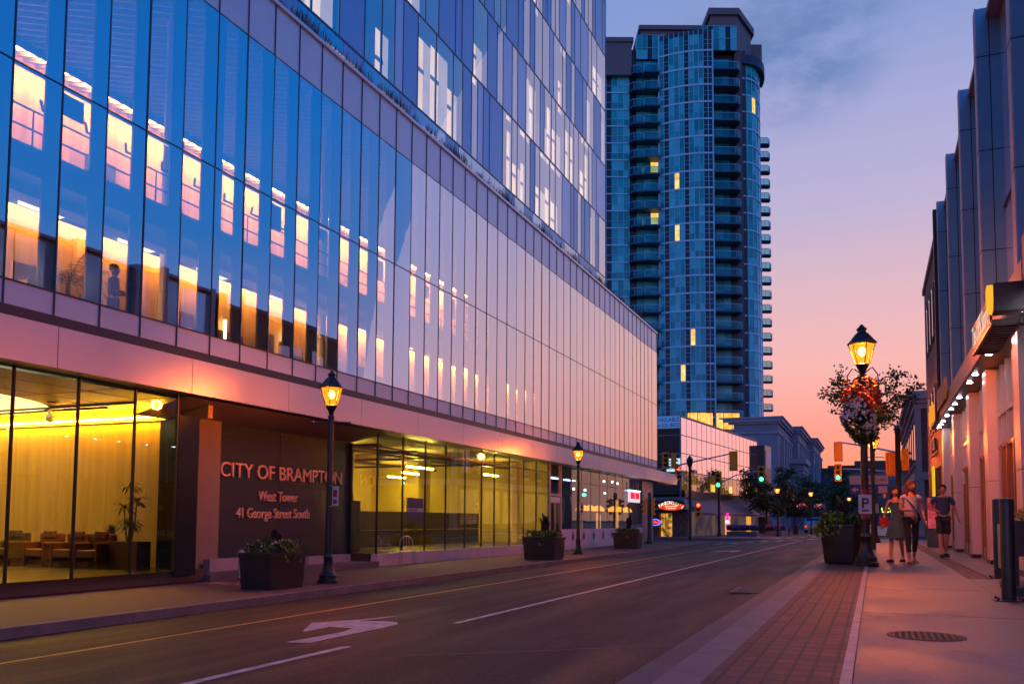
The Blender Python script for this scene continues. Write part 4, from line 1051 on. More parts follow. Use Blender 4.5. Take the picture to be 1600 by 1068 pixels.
b = MB(); sh = [(-.26, .26), (0, .33), (.26, .26), (.26, -.05), (.18, -.2), (0, -.32), (-.18, -.2), (-.26, -.05)]
b.add([(1.56, 13.93 - u * .66, 4.06 + v * .66) for u, v in sh] + [(1.618, 13.93 - u * .66, 4.06 + v * .66) for u, v in sh], [tuple(range(8)), tuple(range(15, 7, -1))] + [(i, i + 8, (i + 1) % 8 + 8, (i + 1) % 8) for i in range(8)])
b.build('shield', EM('gold_lit', (1, .42, .03), .9), t, world=True)
t = thing('sign_box', 'big black signboard with an orange side at the right edge above the spots', 'sign', (2, 10.8, 4.3))
b = MB(); b.box(1.99, 2.8, 9.0, 13.6, 4.19, 4.85); b.build('box', black_metal, t, world=True)
b = MB(); b.box(1.96, 1.985, 9.05, 13.55, 4.22, 4.82); b.build('lit_face', M('orange_lit_face', (.55, .20, .05), .4), t, world=True)  # orange light on this side put into its base colour
# gold sign further along
t = thing('shop_sign', 'gold and orange shop sign at the far end of the spotlit canopy', 'sign', (1.9, 31, 4.3))
b = MB(); b.box(1.88, 1.95, 30.7, 33.7, 4.12, 4.6); b.build('board', M('sign_brown', (.06, .03, .02), .5), t, world=True)
b = MB()
for i in range(5):
    y = 33.3 - i * .55; b.lathe([(.20, 0), (.20, .05), (.12, .05), (.12, 0)], (0, 0, 0), 14) if False else None
    m_ = MB(); m_.lathe([(.2, 0), (.2, .06), (.11, .06), (.11, 0)], n=14); m_.xf(facing((1.87, y, 4.4), (0, 1, 0), (0, 0, 1)))
    b.add(m_.v, m_.f, 0)
    b.box(1.82, 1.88, y - .03, y + .03, 4.2, 4.85 if i % 2 else 4.7)
b.build('gold_shapes', EM('gold_shapes', (1, .34, .04), .7), t, world=True)
t = thing('shop_sign', 'narrow cream and gold banner sign between the two lit shop signs', 'sign', (1.9, 28.5, 4.6))
b = MB(); b.box(1.90, 1.96, 26.9, 30.3, 4.35, 4.95); b.build('board', M('sign_cream', (.45, .28, .12), .5, var=.4, vs=2), t, world=True)

# tan building, brick building further right
t = thing('tan_building', 'flat tan rendered building with narrow upper windows behind the black end fin', 'building', (5, 39, 0))
b = MB(); b.box(2.36, 14, 34.3, 44.2, 0, 11.45); b.build('wall', M('tan_render', (.34, .22, .15), .8, var=.1, vs=.8), t, world=True)
b = MB(); b.box(2.28, 14.1, 34.28, 44.3, 11.45, 11.7); b.build('coping', M('tan_coping', (.36, .24, .2), .6), t, world=True)
for z0, z1 in ((1.0, 3.0), (4.6, 6.3), (8.3, 10.3)):
    for y in (36.2, 38.0, 39.8, 41.6):
        b = MB(); b.box(2.33, 2.357, y, y + .95, z0, z1); w_ = b.build('window', GL('tan_glass', (.1, .1, .12), (.8, .8, 1), .3) if y == 36.2 and z0 == 1.0 else bpy.data.materials['tan_glass'], t, world=True)
        b = MB(); b.box(2.30, 2.36, y - .08, y + 1.03, z0 - .12, z0 - .005); b.box(2.31, 2.36, y - .06, y - .003, z0, z1); b.box(2.31, 2.36, y + .953, y + 1.01, z0, z1); q = b.build('frame', M('tan_trim', (.2, .13, .1), .7) if y == 36.2 and z0 == 1.0 else bpy.data.materials['tan_trim'], None)
        q.parent = w_; q.data.transform(wmat(w_).inverted())
b = MB()
for i in range(5): b.box(2.22, 2.30, 37.4 + i * .45, 37.4 + i * .45 + (.3 if i % 2 else .22), 3.7, 4.15)
b.box(2.24, 2.32, 37.2, 39.8, 3.55, 3.6); b.build('dark_letters', black_metal, t, world=True)
t = thing('banner', 'narrow glowing yellow banner on the tan wall above the red poster box', 'banner', (2.2, 37.2, 2.4))
b = MB(); b.box(2.1, 2.2, 37.0, 37.25, 1.75, 3.05); b.build('panel', EM('yellow_banner', (.85, .50, .02), .75), t, world=True)
b = MB(); b.box(2.2, 2.36, 37.1, 37.16, 1.9, 1.95); b.box(2.2, 2.36, 37.1, 37.16, 2.9, 2.95); b.build('bracket', dark_metal, t, world=True)
t = thing('poster_box', 'red poster box on a grey plinth against the tan wall', 'poster box', (2.2, 33.6, 0))
b = MB(); b.box(1.72, 2.24, 33.9, 34.3, 0, .62); b.build('plinth', M('plinth_grey', (.12, .11, .13), .6), t, world=True)
b = MB(); b.box(1.72, 2.24, 33.92, 34.28, .625, 1.78); b.build('case', black_metal, t, world=True)
b = MB(); b.box(1.75, 2.21, 33.90, 33.915, .66, 1.74); b.build('poster', EMvar('poster_red', (.42, .006, .03), (.75, .10, .14), .55, 5), t, world=True)
brk = brickmat('brick_red', (.20, .07, .05), (.14, .05, .04), (.10, .08, .07), .22, .075, rot=(PI / 2, 0, 0), bump=.3)
brk2 = brickmat('brick_red_side', (.22, .08, .055), (.15, .055, .04), (.10, .08, .07), .22, .075, rot=(PI / 2, 0, PI / 2), bump=.3)
t = thing('brick_building', 'brick corner building with a heavy stone cornice behind the walkers', 'building', (6, 66, 0))
b = MB(); b.box(2.62, 16, 61.4, 90, 0, 8.2); b.build('wall', brk, t, world=True)
b = MB(); b.box(2.5, 16, 61.2, 90.2, 8.2, 8.55); b.box(2.3, 16, 61.0, 90.3, 8.55, 8.8); b.box(2.05, 16, 60.8, 90.4, 8.8, 9.3); b.build('cornice', M('cornice_stone', (.40, .32, .30), .6), t, world=True)
b = MB(); b.box(2.5, 3.0, 61.2, 61.7, 0, 4.0); b.box(2.45, 16, 61.15, 90, 3.6, 4.1); b.box(2.55, 2.9, 61.25, 61.6, 4.1, 8.2); b.build('stone_trim', M('trim_stone', (.36, .28, .27), .6), t, world=True)
for i in range(8):
    y = 62.6 + i * 3.3; b = MB(); b.box(2.58, 2.61, y, y + 1.3, 4.8, 7.4); w_ = b.build('window', GL('bglass%d' % i, (.1, .1, .15), (.9, .8, .8), .4) if i == 0 else bpy.data.materials['bglass0'], t, world=True)
    b = MB(); b.box(2.5, 2.62, y - .15, y + 1.45, 4.62, 4.79); b.box(2.5, 2.62, y - .15, y + 1.45, 7.41, 7.75); q = b.build('sill', bpy.data.materials['trim_stone'], None); q.parent = w_; q.data.transform(wmat(w_).inverted())
b = MB()
for i in range(6): b.box(2.58, 2.61, 62.4 + i * 4.4, 65.6 + i * 4.4, .5, 3.3)
b.build('shop_windows', EMvar('bw', (.10, .05, .04), (.3, .16, .1), .7, .6), t, world=True)

# bollards and box planter at the right edge
for (x, y, h, l) in ((1.38, 11.16, 1.15, 'nearer and taller looking black bollard at the right edge'), (1.80, 15.58, 1.25, 'farther black bollard just left of the nearer one')):
    t = thing('bollard', l, 'bollard', (x, y, 0), group='black bollards at the right edge')
    b = MB(); b.lathe([(.075, .01), (.075, h - .03), (.068, h - .01), (.04, h)], n=20); b.build('post', M('bollard_black', (.012, .014, .02), .38, var=.2, vs=5, bump=.1, bs=20), t)
    b = MB(); b.box(-.16, .16, -.16, .16, 0, .012)
    for sx in (-1, 1):
        for sy in (-1, 1): b.lathe([(.014, 0), (.014, .03)], (sx * .12, sy * .12, .01), 6)
    b.build('base_plate', dark_metal, t)
t = thing('box_planter', 'dark box planter on legs with orange flowers, cut by the right edge', 'planter', (1.9, 12.6, 0))
b = MB(); b.box(-.33, .33, -.35, .35, .46, .90); b.build('box', pot_m, t)
for sx in (-1, 1):
    for sy in (-1, 1):
        b = MB(); b.box(sx * .29 - .025, sx * .29 + .025, sy * .3 - .025, sy * .3 + .025, .0, .46); b.build('leg', dark_metal, t)
b = MB(); rng = random.Random(2)
for i in range(500): leafquad(b, Vector((rng.uniform(-.3, .3), rng.uniform(-.3, .3), .91 + rng.uniform(0, .1))), .06, rng, rng.choice([0, 1, 1, 2]))
b.build('flowers', [leaf_dark, flower_or, M('flower_yellow', (.7, .4, .04), .6)], t)
b = MB(); b.box(-.44, -.38, -.2, .1, .3, .78); b.tube((-.41, -.05, .78), (-.41, -.05, .86), .05); b.build('lock_box', alu, t)
tag(MB().box(1.55, 2.2, 11.9, 13.4, .0, .10).build('paving_step', M('step_dark', (.03, .045, .05), .6)), 'low dark slab on the pavement under the box planter at the right edge', 'step')

# ------------------------------------------------------------------ condo tower
YW = YAW
TW = thing('apartment_tower', 'very tall curved blue green glass apartment tower with stacked balconies against the sky', 'building', (-56.0, 133.7, -.6), YW)
c_light = M('slab_paint', (.42, .78, .95), .5, var=.05, vs=.3); c_dark = M('slab_dark', (.02, .05, .09), .6)  # pale slab bands, dark roofs and lounge frames
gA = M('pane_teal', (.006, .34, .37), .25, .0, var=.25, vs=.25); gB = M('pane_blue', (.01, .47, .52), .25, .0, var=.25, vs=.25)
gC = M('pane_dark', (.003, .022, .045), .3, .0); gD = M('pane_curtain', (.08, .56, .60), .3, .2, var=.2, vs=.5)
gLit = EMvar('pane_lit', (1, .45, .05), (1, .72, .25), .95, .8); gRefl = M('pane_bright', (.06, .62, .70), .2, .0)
fr_m = M('tower_frame', (.26, .66, .85), .45)
capm = M('tower_cap', (.15, .15, .17), .7)
rng = random.Random(31)
ZS = [82.8 - 3.05 * k for k in range(27)]
def tpart(name, mb, mats, parent=None):
    return mb.build(name, mats, parent or TW)
def glaze(b, pts, z0, z1, dark, rng, lit=None, sub=True):
    """panes between plan points; dark = set of indices; returns frame bars in fb"""
    for i in range(len(pts) - 1):
        (xa, ya), (xb, yb) = pts[i], pts[i + 1]
        rows = [(z0, z0 + (z1 - z0) * .38), (z0 + (z1 - z0) * .38, z1)]
        for r, (za, zb) in enumerate(rows):
            mi = 2 if i in dark else rng.choice([0, 0, 1, 1, 3, 5])
            if lit is not None and i in lit: mi = 4
            b.add([(xa, ya, za), (xb, yb, za), (xb, yb, zb), (xa, ya, zb)], [(0, 1, 2, 3)], mi)
# plan curve of the bow front
def bow(n=11, off=0.):
    pts = []
    for i in range(n + 1):
        t = i / n; x = 25.4 + 8.9 * t; y = 2.6 * (1 - t) ** 2.2 - off; pts.append((x, y))
    return pts
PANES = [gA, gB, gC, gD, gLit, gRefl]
fb = MB(); SBS = [MB() for _ in ZS]; SBW = [MB() for _ in ZS]; SBC = [MB() for _ in ZS]
bw = bow(); bwo = bow(off=.12)
for k, z in enumerate(ZS):
    if z < 0: break
    b = MB(); lit = None
    if k == 8: lit = {3}
    if k == 11: lit = {3}
    if k == 17: lit = {6}
    if k == 19: lit = {4}
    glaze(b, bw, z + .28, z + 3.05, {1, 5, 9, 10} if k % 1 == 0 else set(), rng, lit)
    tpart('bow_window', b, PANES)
    # slab edge band following the curve
    for i in range(len(bw) - 1):
        a, c = bwo[i], bwo[i + 1]; a2, c2 = bw[i], bw[i + 1]
        SBS[k].prism([a, c, (c2[0], c2[1] + .5), (a2[0], a2[1] + .5)], z, z + .28)
for i, (x, y) in enumerate(bwo):
    fb.box(x - .05, x + .05, y - .02, y + .1, 0, 86.6)
    if i in (0, 11): fb.box(x - .12, x + .12, y - .05, y + .2, 0, 86.6)
for k, z in enumerate(ZS):
    for fr in (.42, .66):
        for i in range(len(bw) - 1):
            a, c = bow(off=.05)[i], bow(off=.05)[i + 1]
            if i in (1, 5, 9, 10) or (fr > .5 and i % 3 == 0): fb.prism([a, c, (c[0], c[1] + .06), (a[0], a[1] + .06)], z + 3.05 * fr, z + 3.05 * fr + .06)
# top of the bow
b = MB(); b.prism([(p[0], p[1] + .0) for p in bw] + [(34.3, 5), (25.4, 5)], 85.9, 86.7); tpart('bow_roof', b, c_dark)
# left wing
lw = [(6 + i * 1.02, 3.2) for i in range(15)]
for k, z in enumerate(ZS):
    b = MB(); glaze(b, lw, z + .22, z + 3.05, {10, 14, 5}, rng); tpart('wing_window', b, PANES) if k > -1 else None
    SBW[k].box(6, 20.3, 3.05, 3.3, z, z + .2)
for x, y in lw: fb.box(x - .035, x + .035, y - .05, y + .05, 0, 79.2)
for k, z in enumerate(ZS): fb.box(6, 20.3, 3.13, 3.2, z + 1.35, z + 1.41)
# recess walls behind balconies
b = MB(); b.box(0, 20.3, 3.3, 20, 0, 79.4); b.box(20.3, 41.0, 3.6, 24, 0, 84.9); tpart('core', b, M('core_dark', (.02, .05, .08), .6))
b = MB(); b9 = MB()
for k, z in enumerate(ZS[1:]):
    glaze(b, [(20.3, 3.55), (21.6, 3.55), (22.9, 3.55), (24.1, 3.55), (25.4, 3.55)], z + .2, z + 2.95, {0}, rng, {3} if k in (6, 9) else None)
    glaze(b9, [(34.3, 2.6), (35.4, 2.6), (36.6, 2.6), (37.8, 2.6), (39.0, 2.6)], z + .2, z + 2.95, {3}, rng)
tpart('balcony_glazing', b, PANES); tpart('balcony_glazing', b9, PANES)
def stack(x0, x1, y0, yb, ks, round_r, angular=False, zoff=0.):
    proto = None
    for k in ks:
        z = ZS[k] + zoff
        if proto is None:
            pts = []
            if angular: poly = [(x0, yb), (x0, y0 + .9), (x0 + .7, y0), (x1 - .3, y0), (x1, y0 + .5), (x1, yb)]
            else:
                n = 6; r = round_r
                poly = [(x0, yb), (x0, y0)] + [(x1 - r + r * math.sin(PI / 2 * i / n), y0 + r - r * math.cos(PI / 2 * i / n)) for i in range(n + 1)] + [(x1, yb)]
            b = MB(); b.prism(poly, -.04, .26); proto = b.build('balcony', [c_bal], TW)
            g = MB(); rl = MB()
            for (xa, ya), (xb2, yb2) in zip(poly[1:-1], poly[2:]):
                g.add([(xa, ya, .3), (xb2, yb2, .3), (xb2, yb2, 1.3), (xa, ya, 1.3)], [(0, 1, 2, 3)])
                rl.tube((xa, ya, 1.32), (xb2, yb2, 1.32), .045, n=4); rl.tube((xa, ya, .26), (xa, ya, 1.3), .03, n=4)
            g.build('railing_glass', GL('rail_glass', (.25, .55, .62), (.25, .6, .7), .06), proto); rl.build('railing', fr_m, proto)
            proto.location = (0, 0, z)
        else: dup(proto, (0, 0, z))
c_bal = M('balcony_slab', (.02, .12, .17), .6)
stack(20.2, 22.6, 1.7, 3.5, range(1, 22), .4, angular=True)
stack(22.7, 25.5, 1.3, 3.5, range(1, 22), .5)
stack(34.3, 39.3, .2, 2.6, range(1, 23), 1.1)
# side pier and right curved glazing
b = MB(); b.box(39.35, 40.25, 3.0, 12, 0, 84.6); b.box(38.9, 39.35, 2.9, 20, 0, 84.8); tpart('pier', b, M('tower_brick', (.13, .11, .13), .8))
rc = [(40.25 + 5.1 * math.sin(PI / 2 * i / 8), 3.6 + 8.5 * (1 - math.cos(PI / 2 * i / 8))) for i in range(9)]
for k, z in enumerate(ZS[1:24]):
    b = MB(); glaze(b, rc, z + .25, z + 3.05, {6, 7} if k % 2 else {7}, rng, {2} if k == 2 else None); tpart('curved_window', b, PANES)
    for i in range(8):
        a, c = rc[i], rc[i + 1]; SBC[k + 1].prism([(a[0] + .1, a[1] - .08), (c[0] + .1, c[1] - .08), (c[0] - .4, c[1]), (a[0] - .4, a[1])], z, z + .25)
for i, (x, y) in enumerate(rc): fb.box(x - .04, x + .06, y - .08, y + .04, 10, 82)
b = MB(); cap = [(p[0] + .55 + .05 * i, p[1] - .5) for i, p in enumerate(rc)]
b.prism([(40.25, 2.9)] + cap + [(40.2, 14)], 82.3, 84.0, 0); b.prism([(40.25, 3.2)] + rc + [(40.2, 13)], 79.3, 80.6, 1); tpart('curved_roof', b, [c_dark, gB])
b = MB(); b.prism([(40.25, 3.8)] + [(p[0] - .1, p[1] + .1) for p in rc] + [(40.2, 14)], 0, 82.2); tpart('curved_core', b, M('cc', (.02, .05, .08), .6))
def stack2(ks):
    proto = None
    for k in ks:
        z = ZS[k]
        if proto is None:
            b = MB(); poly = [(53.0, 39), (53.0, 37), (54.9, 37), (55.4, 37.4), (55.6, 38.0), (55.6, 39)]; b.prism(poly, -.05, .25); proto = b.build('balcony', c_bal, TW)
            g = MB()
            for (xa, ya), (xb2, yb2) in zip(poly[1:-1], poly[2:]): g.add([(xa, ya, .3), (xb2, yb2, .3), (xb2, yb2, 1.4), (xa, ya, 1.4)], [(0, 1, 2, 3)])
            g.build('railing_glass', bpy.data.materials['rail_glass'], proto)
            r_ = MB(); 
            for x in (53.05, 54.0, 54.9, 55.55): r_.tube((x, 37 if x < 55 else 38, .2), (x, 37 if x < 55 else 38, 1.45), .04, n=4)
            r_.tube((53, 37, 1.45), (54.9, 37, 1.45), .05, n=4); r_.build('railing', M('rail_teal', (.05, .3, .32), .5), proto); proto.location = (0, 0, z)
        else: dup(proto, (0, 0, z))
stack2(range(0, 22))
b = MB(); b.box(44.4, 45.6, 11.8, 18, 0, 80); b.box(49, 53.1, 37.2, 45, 0, 84); tpart('end_wall', b, gA)
[tpart('slab_edge', q, c_light) for q in SBS + SBW + SBC if q.v]; tpart('frames', fb, fr_m)
# roof masses
b = MB(); b.box(-4, 20.6, 2.2, 18, 79.6, 85.5); b.box(-4.3, 20.9, 1.9, 18, 85.5, 86.3); tpart('wing_cap', b, capm)
b = MB(); b.box(22.6, 33.3, 4.5, 14, 84.9, 89.0); b.box(22.2, 33.7, 4.0, 14.5, 89.0, 89.8)
b.prism([(34.9, 3.4), (39.5, 3.4), (43.7, 9.6), (43.7, 16), (34.9, 16)], 84.0, 91.2); b.prism([(34.4, 2.9), (39.8, 2.9), (44.3, 9.5), (44.3, 16), (34.4, 16)], 91.2, 92.4)
b.box(41.8, 46.0, 10.5, 15, 83.9, 90.0); tpart('penthouse', b, capm)
b = MB(); glaze(b, [(21.6 + i * .95, 3.2 - .0 * i) for i in range(13)], 83.0, 87.4, {2, 6, 9}, rng); glaze(b, [(33 + i * 1.0, 1.9) for i in range(7)], 84.0, 88.4, {1, 4}, rng)
b.box(33, 39.0, 1.95, 4.4, 84.0, 88.35, 2); b.box(21.6, 33.0, 3.3, 4.4, 83.0, 87.35, 2)
tpart('top_windows', b, PANES)
b = MB()
for i in range(13): b.box(21.6 + i * .95 - .04, 21.6 + i * .95 + .04, 3.12, 3.2, 83.0, 87.4)
for i in range(7): b.box(33 + i - .04, 33 + i + .04, 1.82, 1.9, 84.0, 88.4)
for z in (85, 87.35): b.box(21.6, 33, 3.1, 3.2, z, z + .08)
for z in (86.1, 88.35): b.box(33, 39, 1.8, 1.9, z, z + .08)
tpart('top_frames', b, fr_m)
# lit lobby floor
b = MB(); b.box(29.6, 33.8, -.12, -.05, 16.9, 19.6); b.box(34.4, 38.3, -.12, -.05, 16.9, 19.6); tpart('lit_lounge', b, EMvar('lounge', (1, .36, .03), (1, .62, .16), 1.05, 1.4))
b = MB()
for x in (29.9, 31.2, 35.6, 37.0): b.box(x, x + .1, -.2, -.1, 16.9, 19.6)
tpart('lounge_frames', b, c_dark)

# ------------------------------------------------------------------ mirrored restaurant block across the side street
FA = rad(6.7)
FZ = thing('restaurant_building', 'mirrored glass block with grey awnings and a stone restaurant entrance beyond the crossing', 'building', (-15.63, 76, -.55), -FA)
def fpart(name, mb, mats, world=False): return mb.build(name, mats, FZ, world=world)
mirror = GL('mirror_glass', (.1, .1, .12), (1, .93, .93), .85, 1.5, 0, .01)
Lf = 27.5
b = MB(); b.box(-12, -.1, .1, Lf, 0, 10.4); b.box(-12, -.05, Lf, Lf + 5.5, 0, 10.1, 1); fpart('body', b, [M('fz_body', (.05, .05, .06), .6), M('fz_brick', (.16, .08, .07), .7)])
rows = [(5.75, 8.05), (8.1, 9.55 - .2), (9.4, 10.65)]
for r, (za, zb) in enumerate(((5.83, 7.38), (7.42, 8.98), (9.02, 10.58))):
    for i in range(9):
        g = MB(); ya, yb = i * Lf / 9, (i + 1) * Lf / 9
        for k in range(2):
            y1, y2 = ya + (yb - ya) * k / 2 + .02, ya + (yb - ya) * (k + 1) / 2 - .02
            g.add([(0, y1, za), (0, y2, za), (0, y2, zb), (0, y1, zb)], [(0, 1, 2, 3)])
        fpart('mirror_window', g, mirror)
b = MB()
for z in (5.8, 7.4, 9.0, 10.6): b.box(-.1, .03, 0, Lf, z - .03, z + .03)
for i in range(19): b.box(-.1, .015, i * Lf / 18 - .015, i * Lf / 18 + .015, 4.1, 10.6)
b.box(-12, .06, -.1, Lf, 10.62, 10.74); fpart('frames', b, M('fz_frame', (.22, .18, .2), .5))
g = MB(); g.add([(.005, 0, 4.12), (.005, Lf, 4.12), (.005, Lf, 5.75), (.005, 0, 5.75)], [(0, 1, 2, 3)]); fpart('gallery_glass', g, GL('gallery', (.85, .8, .6), (1, .9, .9), .22))
b = MB(); b.box(-.09, -.04, 0, Lf, 4.12, 5.75); fpart('gallery_room', b, EMvar('gallery_glow', (.03, .018, .012), (.34, .18, .03), .75, .35, (1, 1, .3)))
b = MB(); b.box(-.2, .35, -.05, Lf + .2, 3.5, 4.08); fpart('gallery_base', b, M('fz_black', (.012, .016, .022), .4))
b = MB()
for y, w, z in ((9, 1.4, 4.25), (15.5, 1.2, 4.3), (22, 1.2, 4.25)): b.box(-.03, .0, y, y + w, z, z + .7)
fpart('gallery_lamp', b, EM('gall', (1, .62, .12), 1.6))
# dark end pavilion
b = MB(); b.box(-.5, .9, Lf + .02, Lf + 3.2, 0, 10.2, 0); b.box(.9, .95, Lf + .4, Lf + 2.9, 7.6, 9.6, 1); fpart('end_pavilion', b, [M('fz_teal', (.02, .04, .05), .3), M('pale_sign', (.65, .5, .52), .4)])
# front face towards the camera: available sign, dark glass, screen
b = MB(); b.box(-4, -.02, -.03, .08, 3.6, 10.6); fpart('front_glass', b, GL('fz_front', (.1, .08, .07), (.5, .45, .42), .35))
b = MB()
for z in (5.7, 7.3, 8.95): b.box(-4, -.01, -.08, -.031, z, z + .09)
b.box(-.1, 0.0, -.1, -.031, 2.7, 10.6); fpart('front_rail', b, M('fz_rail', (.3, .26, .3), .5))
b = MB(); b.box(-1.0, -.35, -.07, -.04, 4.9, 5.25); b.box(-3, -1.5, -.07, -.04, 4.9, 5.4); fpart('lit_screen', b, EMvar('screen2', (.8, .35, .04), (1, .6, .15), .9, 1.5))
# awnings
aw = M('awning', (.24, .18, .17), .8, var=.12, vs=.4)
b = MB(); b.add([(.1, .3, 3.45), (.1, Lf - 1, 3.45), (1.7, Lf - .2, 2.2), (1.7, -.3, 2.2)], [(0, 1, 2, 3)]); b.add([(1.7, -.3, 2.2), (1.7, Lf - .2, 2.2), (1.7, Lf - .2, 1.9), (1.7, -.3, 1.9)], [(0, 1, 2, 3)])
b.add([(.1, Lf - 1, 3.45), (.1, Lf - .2, 2.2), (1.7, Lf - .2, 2.2)], [(0, 1, 2)]); b.add([(.1, .3, 3.45), (1.7, -.3, 2.2), (.1, -.3, 2.2)], [(0, 1, 2)])
fpart('awning', b, aw)
b = MB(); b.box(1.71, 1.74, -.3, Lf - .2, 2.12, 2.2); fpart('awning_trim', b, M('awt', (.45, .38, .38), .6))
b = MB(); b.box(.0, .06, 0, Lf, 0, 3.5); fpart('shopfront', b, EMvar('fzshop', (.035, .022, .05), (.12, .07, .06), .7, .5))
b = MB(); b.box(.07, .1, 13.5, 15.5, .0, 2.0); b.box(.07, .1, 22, 24, 0, 2.0); fpart('lit_doorway', b, EM('dw', (.8, .36, .05), .8))
# entrance
stone_r = M('rubble_stone', (.24, .13, .10), .85, vs=3.2, col2=(.09, .05, .045), bump=.8, bs=5)
b = MB(); b.box(-4, -1.75, -1.2, -.1, 0, 2.35); b.box(-.45, .75, -1.2, -.1, 0, 2.35); b.box(-1.75, -.45, -1.2, -.1, 2.05, 2.35); fpart('stone_wall', b, stone_r)
b = MB(); b.add([(-4.2, -1.4, 2.36), (1.0, -1.6, 2.36), (.3, -.12, 3.5), (-4.2, -.12, 3.5)], [(0, 1, 2, 3)]); b.add([(1.0, -1.6, 2.36), (1.0, -.12, 2.36), (.3, -.12, 3.5)], [(0, 1, 2)])
for i in range(12): b.add([(-4.1 + i * .42, -1.44, 2.39), (-4.06 + i * .42, -1.44, 2.39), (-4.06 + i * .38, -.13, 3.53), (-4.1 + i * .38, -.13, 3.53)], [(0, 1, 2, 3)], 1)
fpart('entrance_canopy', b, [M('metal_roof', (.20, .17, .16), .6), M('roof_rib', (.07, .06, .06), .6)])
b = MB(); b.box(-1.7, -.5, -.5, -.4, 0, 2.05); fpart('entrance_glow', b, EMvar('entr', (.06, .03, .012), (.9, .42, .06), .9, 2.4))
b = MB()
for x in (-1.72, -1.1, -.48): b.box(x - .03, x + .03, -1.0, -.94, 0, 2.05)
b.box(-1.72, -.48, -1.0, -.94, 1.65, 1.7); fpart('entrance_door', b, M('door_gold', (.4, .24, .06), .4, .4))
t = thing('restaurant_sign', 'oval dark red restaurant sign with white arched letters over the stone entrance', 'sign', (-16.1, 73.95, 2.2))
m_ = MB(); n = 40
pts = [(1.28 * math.cos(2 * PI * i / n), .50 * math.sin(2 * PI * i / n)) for i in range(n)]
m_.prism(pts, -.05, .05); m_.xf(facing((0, 0, 0), (1, 0, 0), (0, 0, 1))); m_.build('oval', M('oval_dark', (.07, .012, .01), .5), t)
m_ = MB(); m_.prism([(x * .93, y * .88 - .02) for x, y in pts if y < .12], .051, .06); m_.xf(facing((0, 0, 0), (1, 0, 0), (0, 0, 1))); m_.build('red_field', EM('oval_red', (.75, .05, .01), .8), t)
wl = EM('sign_letters', (1, .82, .62), 1.25)
word = "FANZORELLI'S"; nW = len(word)
for i, ch in enumerate(word):
    a = (i - (nW - 1) / 2) / nW * 1.65; x = 1.32 * math.sin(a) - .09 * math.cos(a); z = -.95 + 1.12 * math.cos(a) - .09
    m0 = facing((0, 0, 0), (1, 0, 0), (0, 0, 1)); 
    rot = Matrix.Translation((x, -.085, z)) @ Matrix.Rotation(a * .85, 4, 'Y') @ m0
    text_mesh('letter', ch, .36, wl, t, wmat(t) @ rot, .01)
text_mesh('lettering', 'RESTAURANT', .17, wl, t, wmat(t) @ facing((0, -.085, -.16), (1, 0, 0), (0, 0, 1)), .01, 'CENTER')
text_mesh('lettering', '& WINE BAR', .15, wl, t, wmat(t) @ facing((0, -.085, -.33), (1, 0, 0), (0, 0, 1)), .01, 'CENTER')
t = thing('leasing_board', 'blue and white AVAILABLE board with a phone number high on the mirrored block', 'sign', (-16.9, 75.80, 9.05), 0)
b = MB(); b.box(-1.15, 1.25, -.05, 0, 0, 1.08); b.build('board', EM('board_blue', (.08, .22, .66), .5), t)
ink = M('ink_blue', (.01, .04, .22), .5)
text_mesh('lettering', 'AVAILABLE', .52, ink, t, wmat(t) @ facing((1.2, -.06, .58), (1, 0, 0), (0, 0, 1)), .005, 'RIGHT', xs=.88)
text_mesh('lettering', '416-526-8820', .48, ink, t, wmat(t) @ facing((1.2, -.06, .1), (1, 0, 0), (0, 0, 1)), .005, 'RIGHT', xs=.88)
t = thing('lit_board', 'white lit board with small dark lines on the front of the mirrored block', 'sign', (-16.25, 75.80, 5.2), 0)
b = MB(); b.box(-.62, .58, -.05, 0, 0, 1.15); b.build('board', EM('board_white', (.55, .80, .85), .8), t)
b = MB()
for i in range(4): b.box(-.45, -.15, -.06, -.051, .2 + i * .22, .28 + i * .22); b.box(.0, .45, -.06, -.051, .2 + i * .22, .25 + i * .22)
b.build('lines', M('ink_dark', (.1, .14, .16), .5), t)
t = thing('neon_sign', 'pink vertical neon sign in the dark shopfront under the awning', 'neon sign', (-12.9, 84, .45))
b = MB(); b.box(-.1, .1, -.06, .06, -.5, 1.2); b.build('tube', EM('neon_mag', (1, .02, .45), 1.3), t); b = MB(); b.sphere((0, -.1, .35), .16, 6); b.build('bulb', EM('neon_hot', (.9, .4, 1), 5), t)
t = thing('neon_sign', 'small red and blue oval neon open sign at the corner behind the first signal pole', 'neon sign', (-14.0, 59.2, .75))
m_ = MB()
for i in range(20):
    a, a2 = 2 * PI * i / 20, 2 * PI * (i + 1) / 20; m_.tube((.36 * math.cos(a), 0, .2 * math.sin(a)), (.36 * math.cos(a2), 0, .2 * math.sin(a2)), .03, n=5)
m_.build('blue_ring', EM('neon_blue', (.1, .12, 1), 3), t)
text_mesh('lettering', 'OPEN', .2, EM('neon_red', (1, .05, .04), 3), t, wmat(t) @ facing((0, -.03, -.07), (1, 0, 0), (0, 0, 1)), .012, 'CENTER')

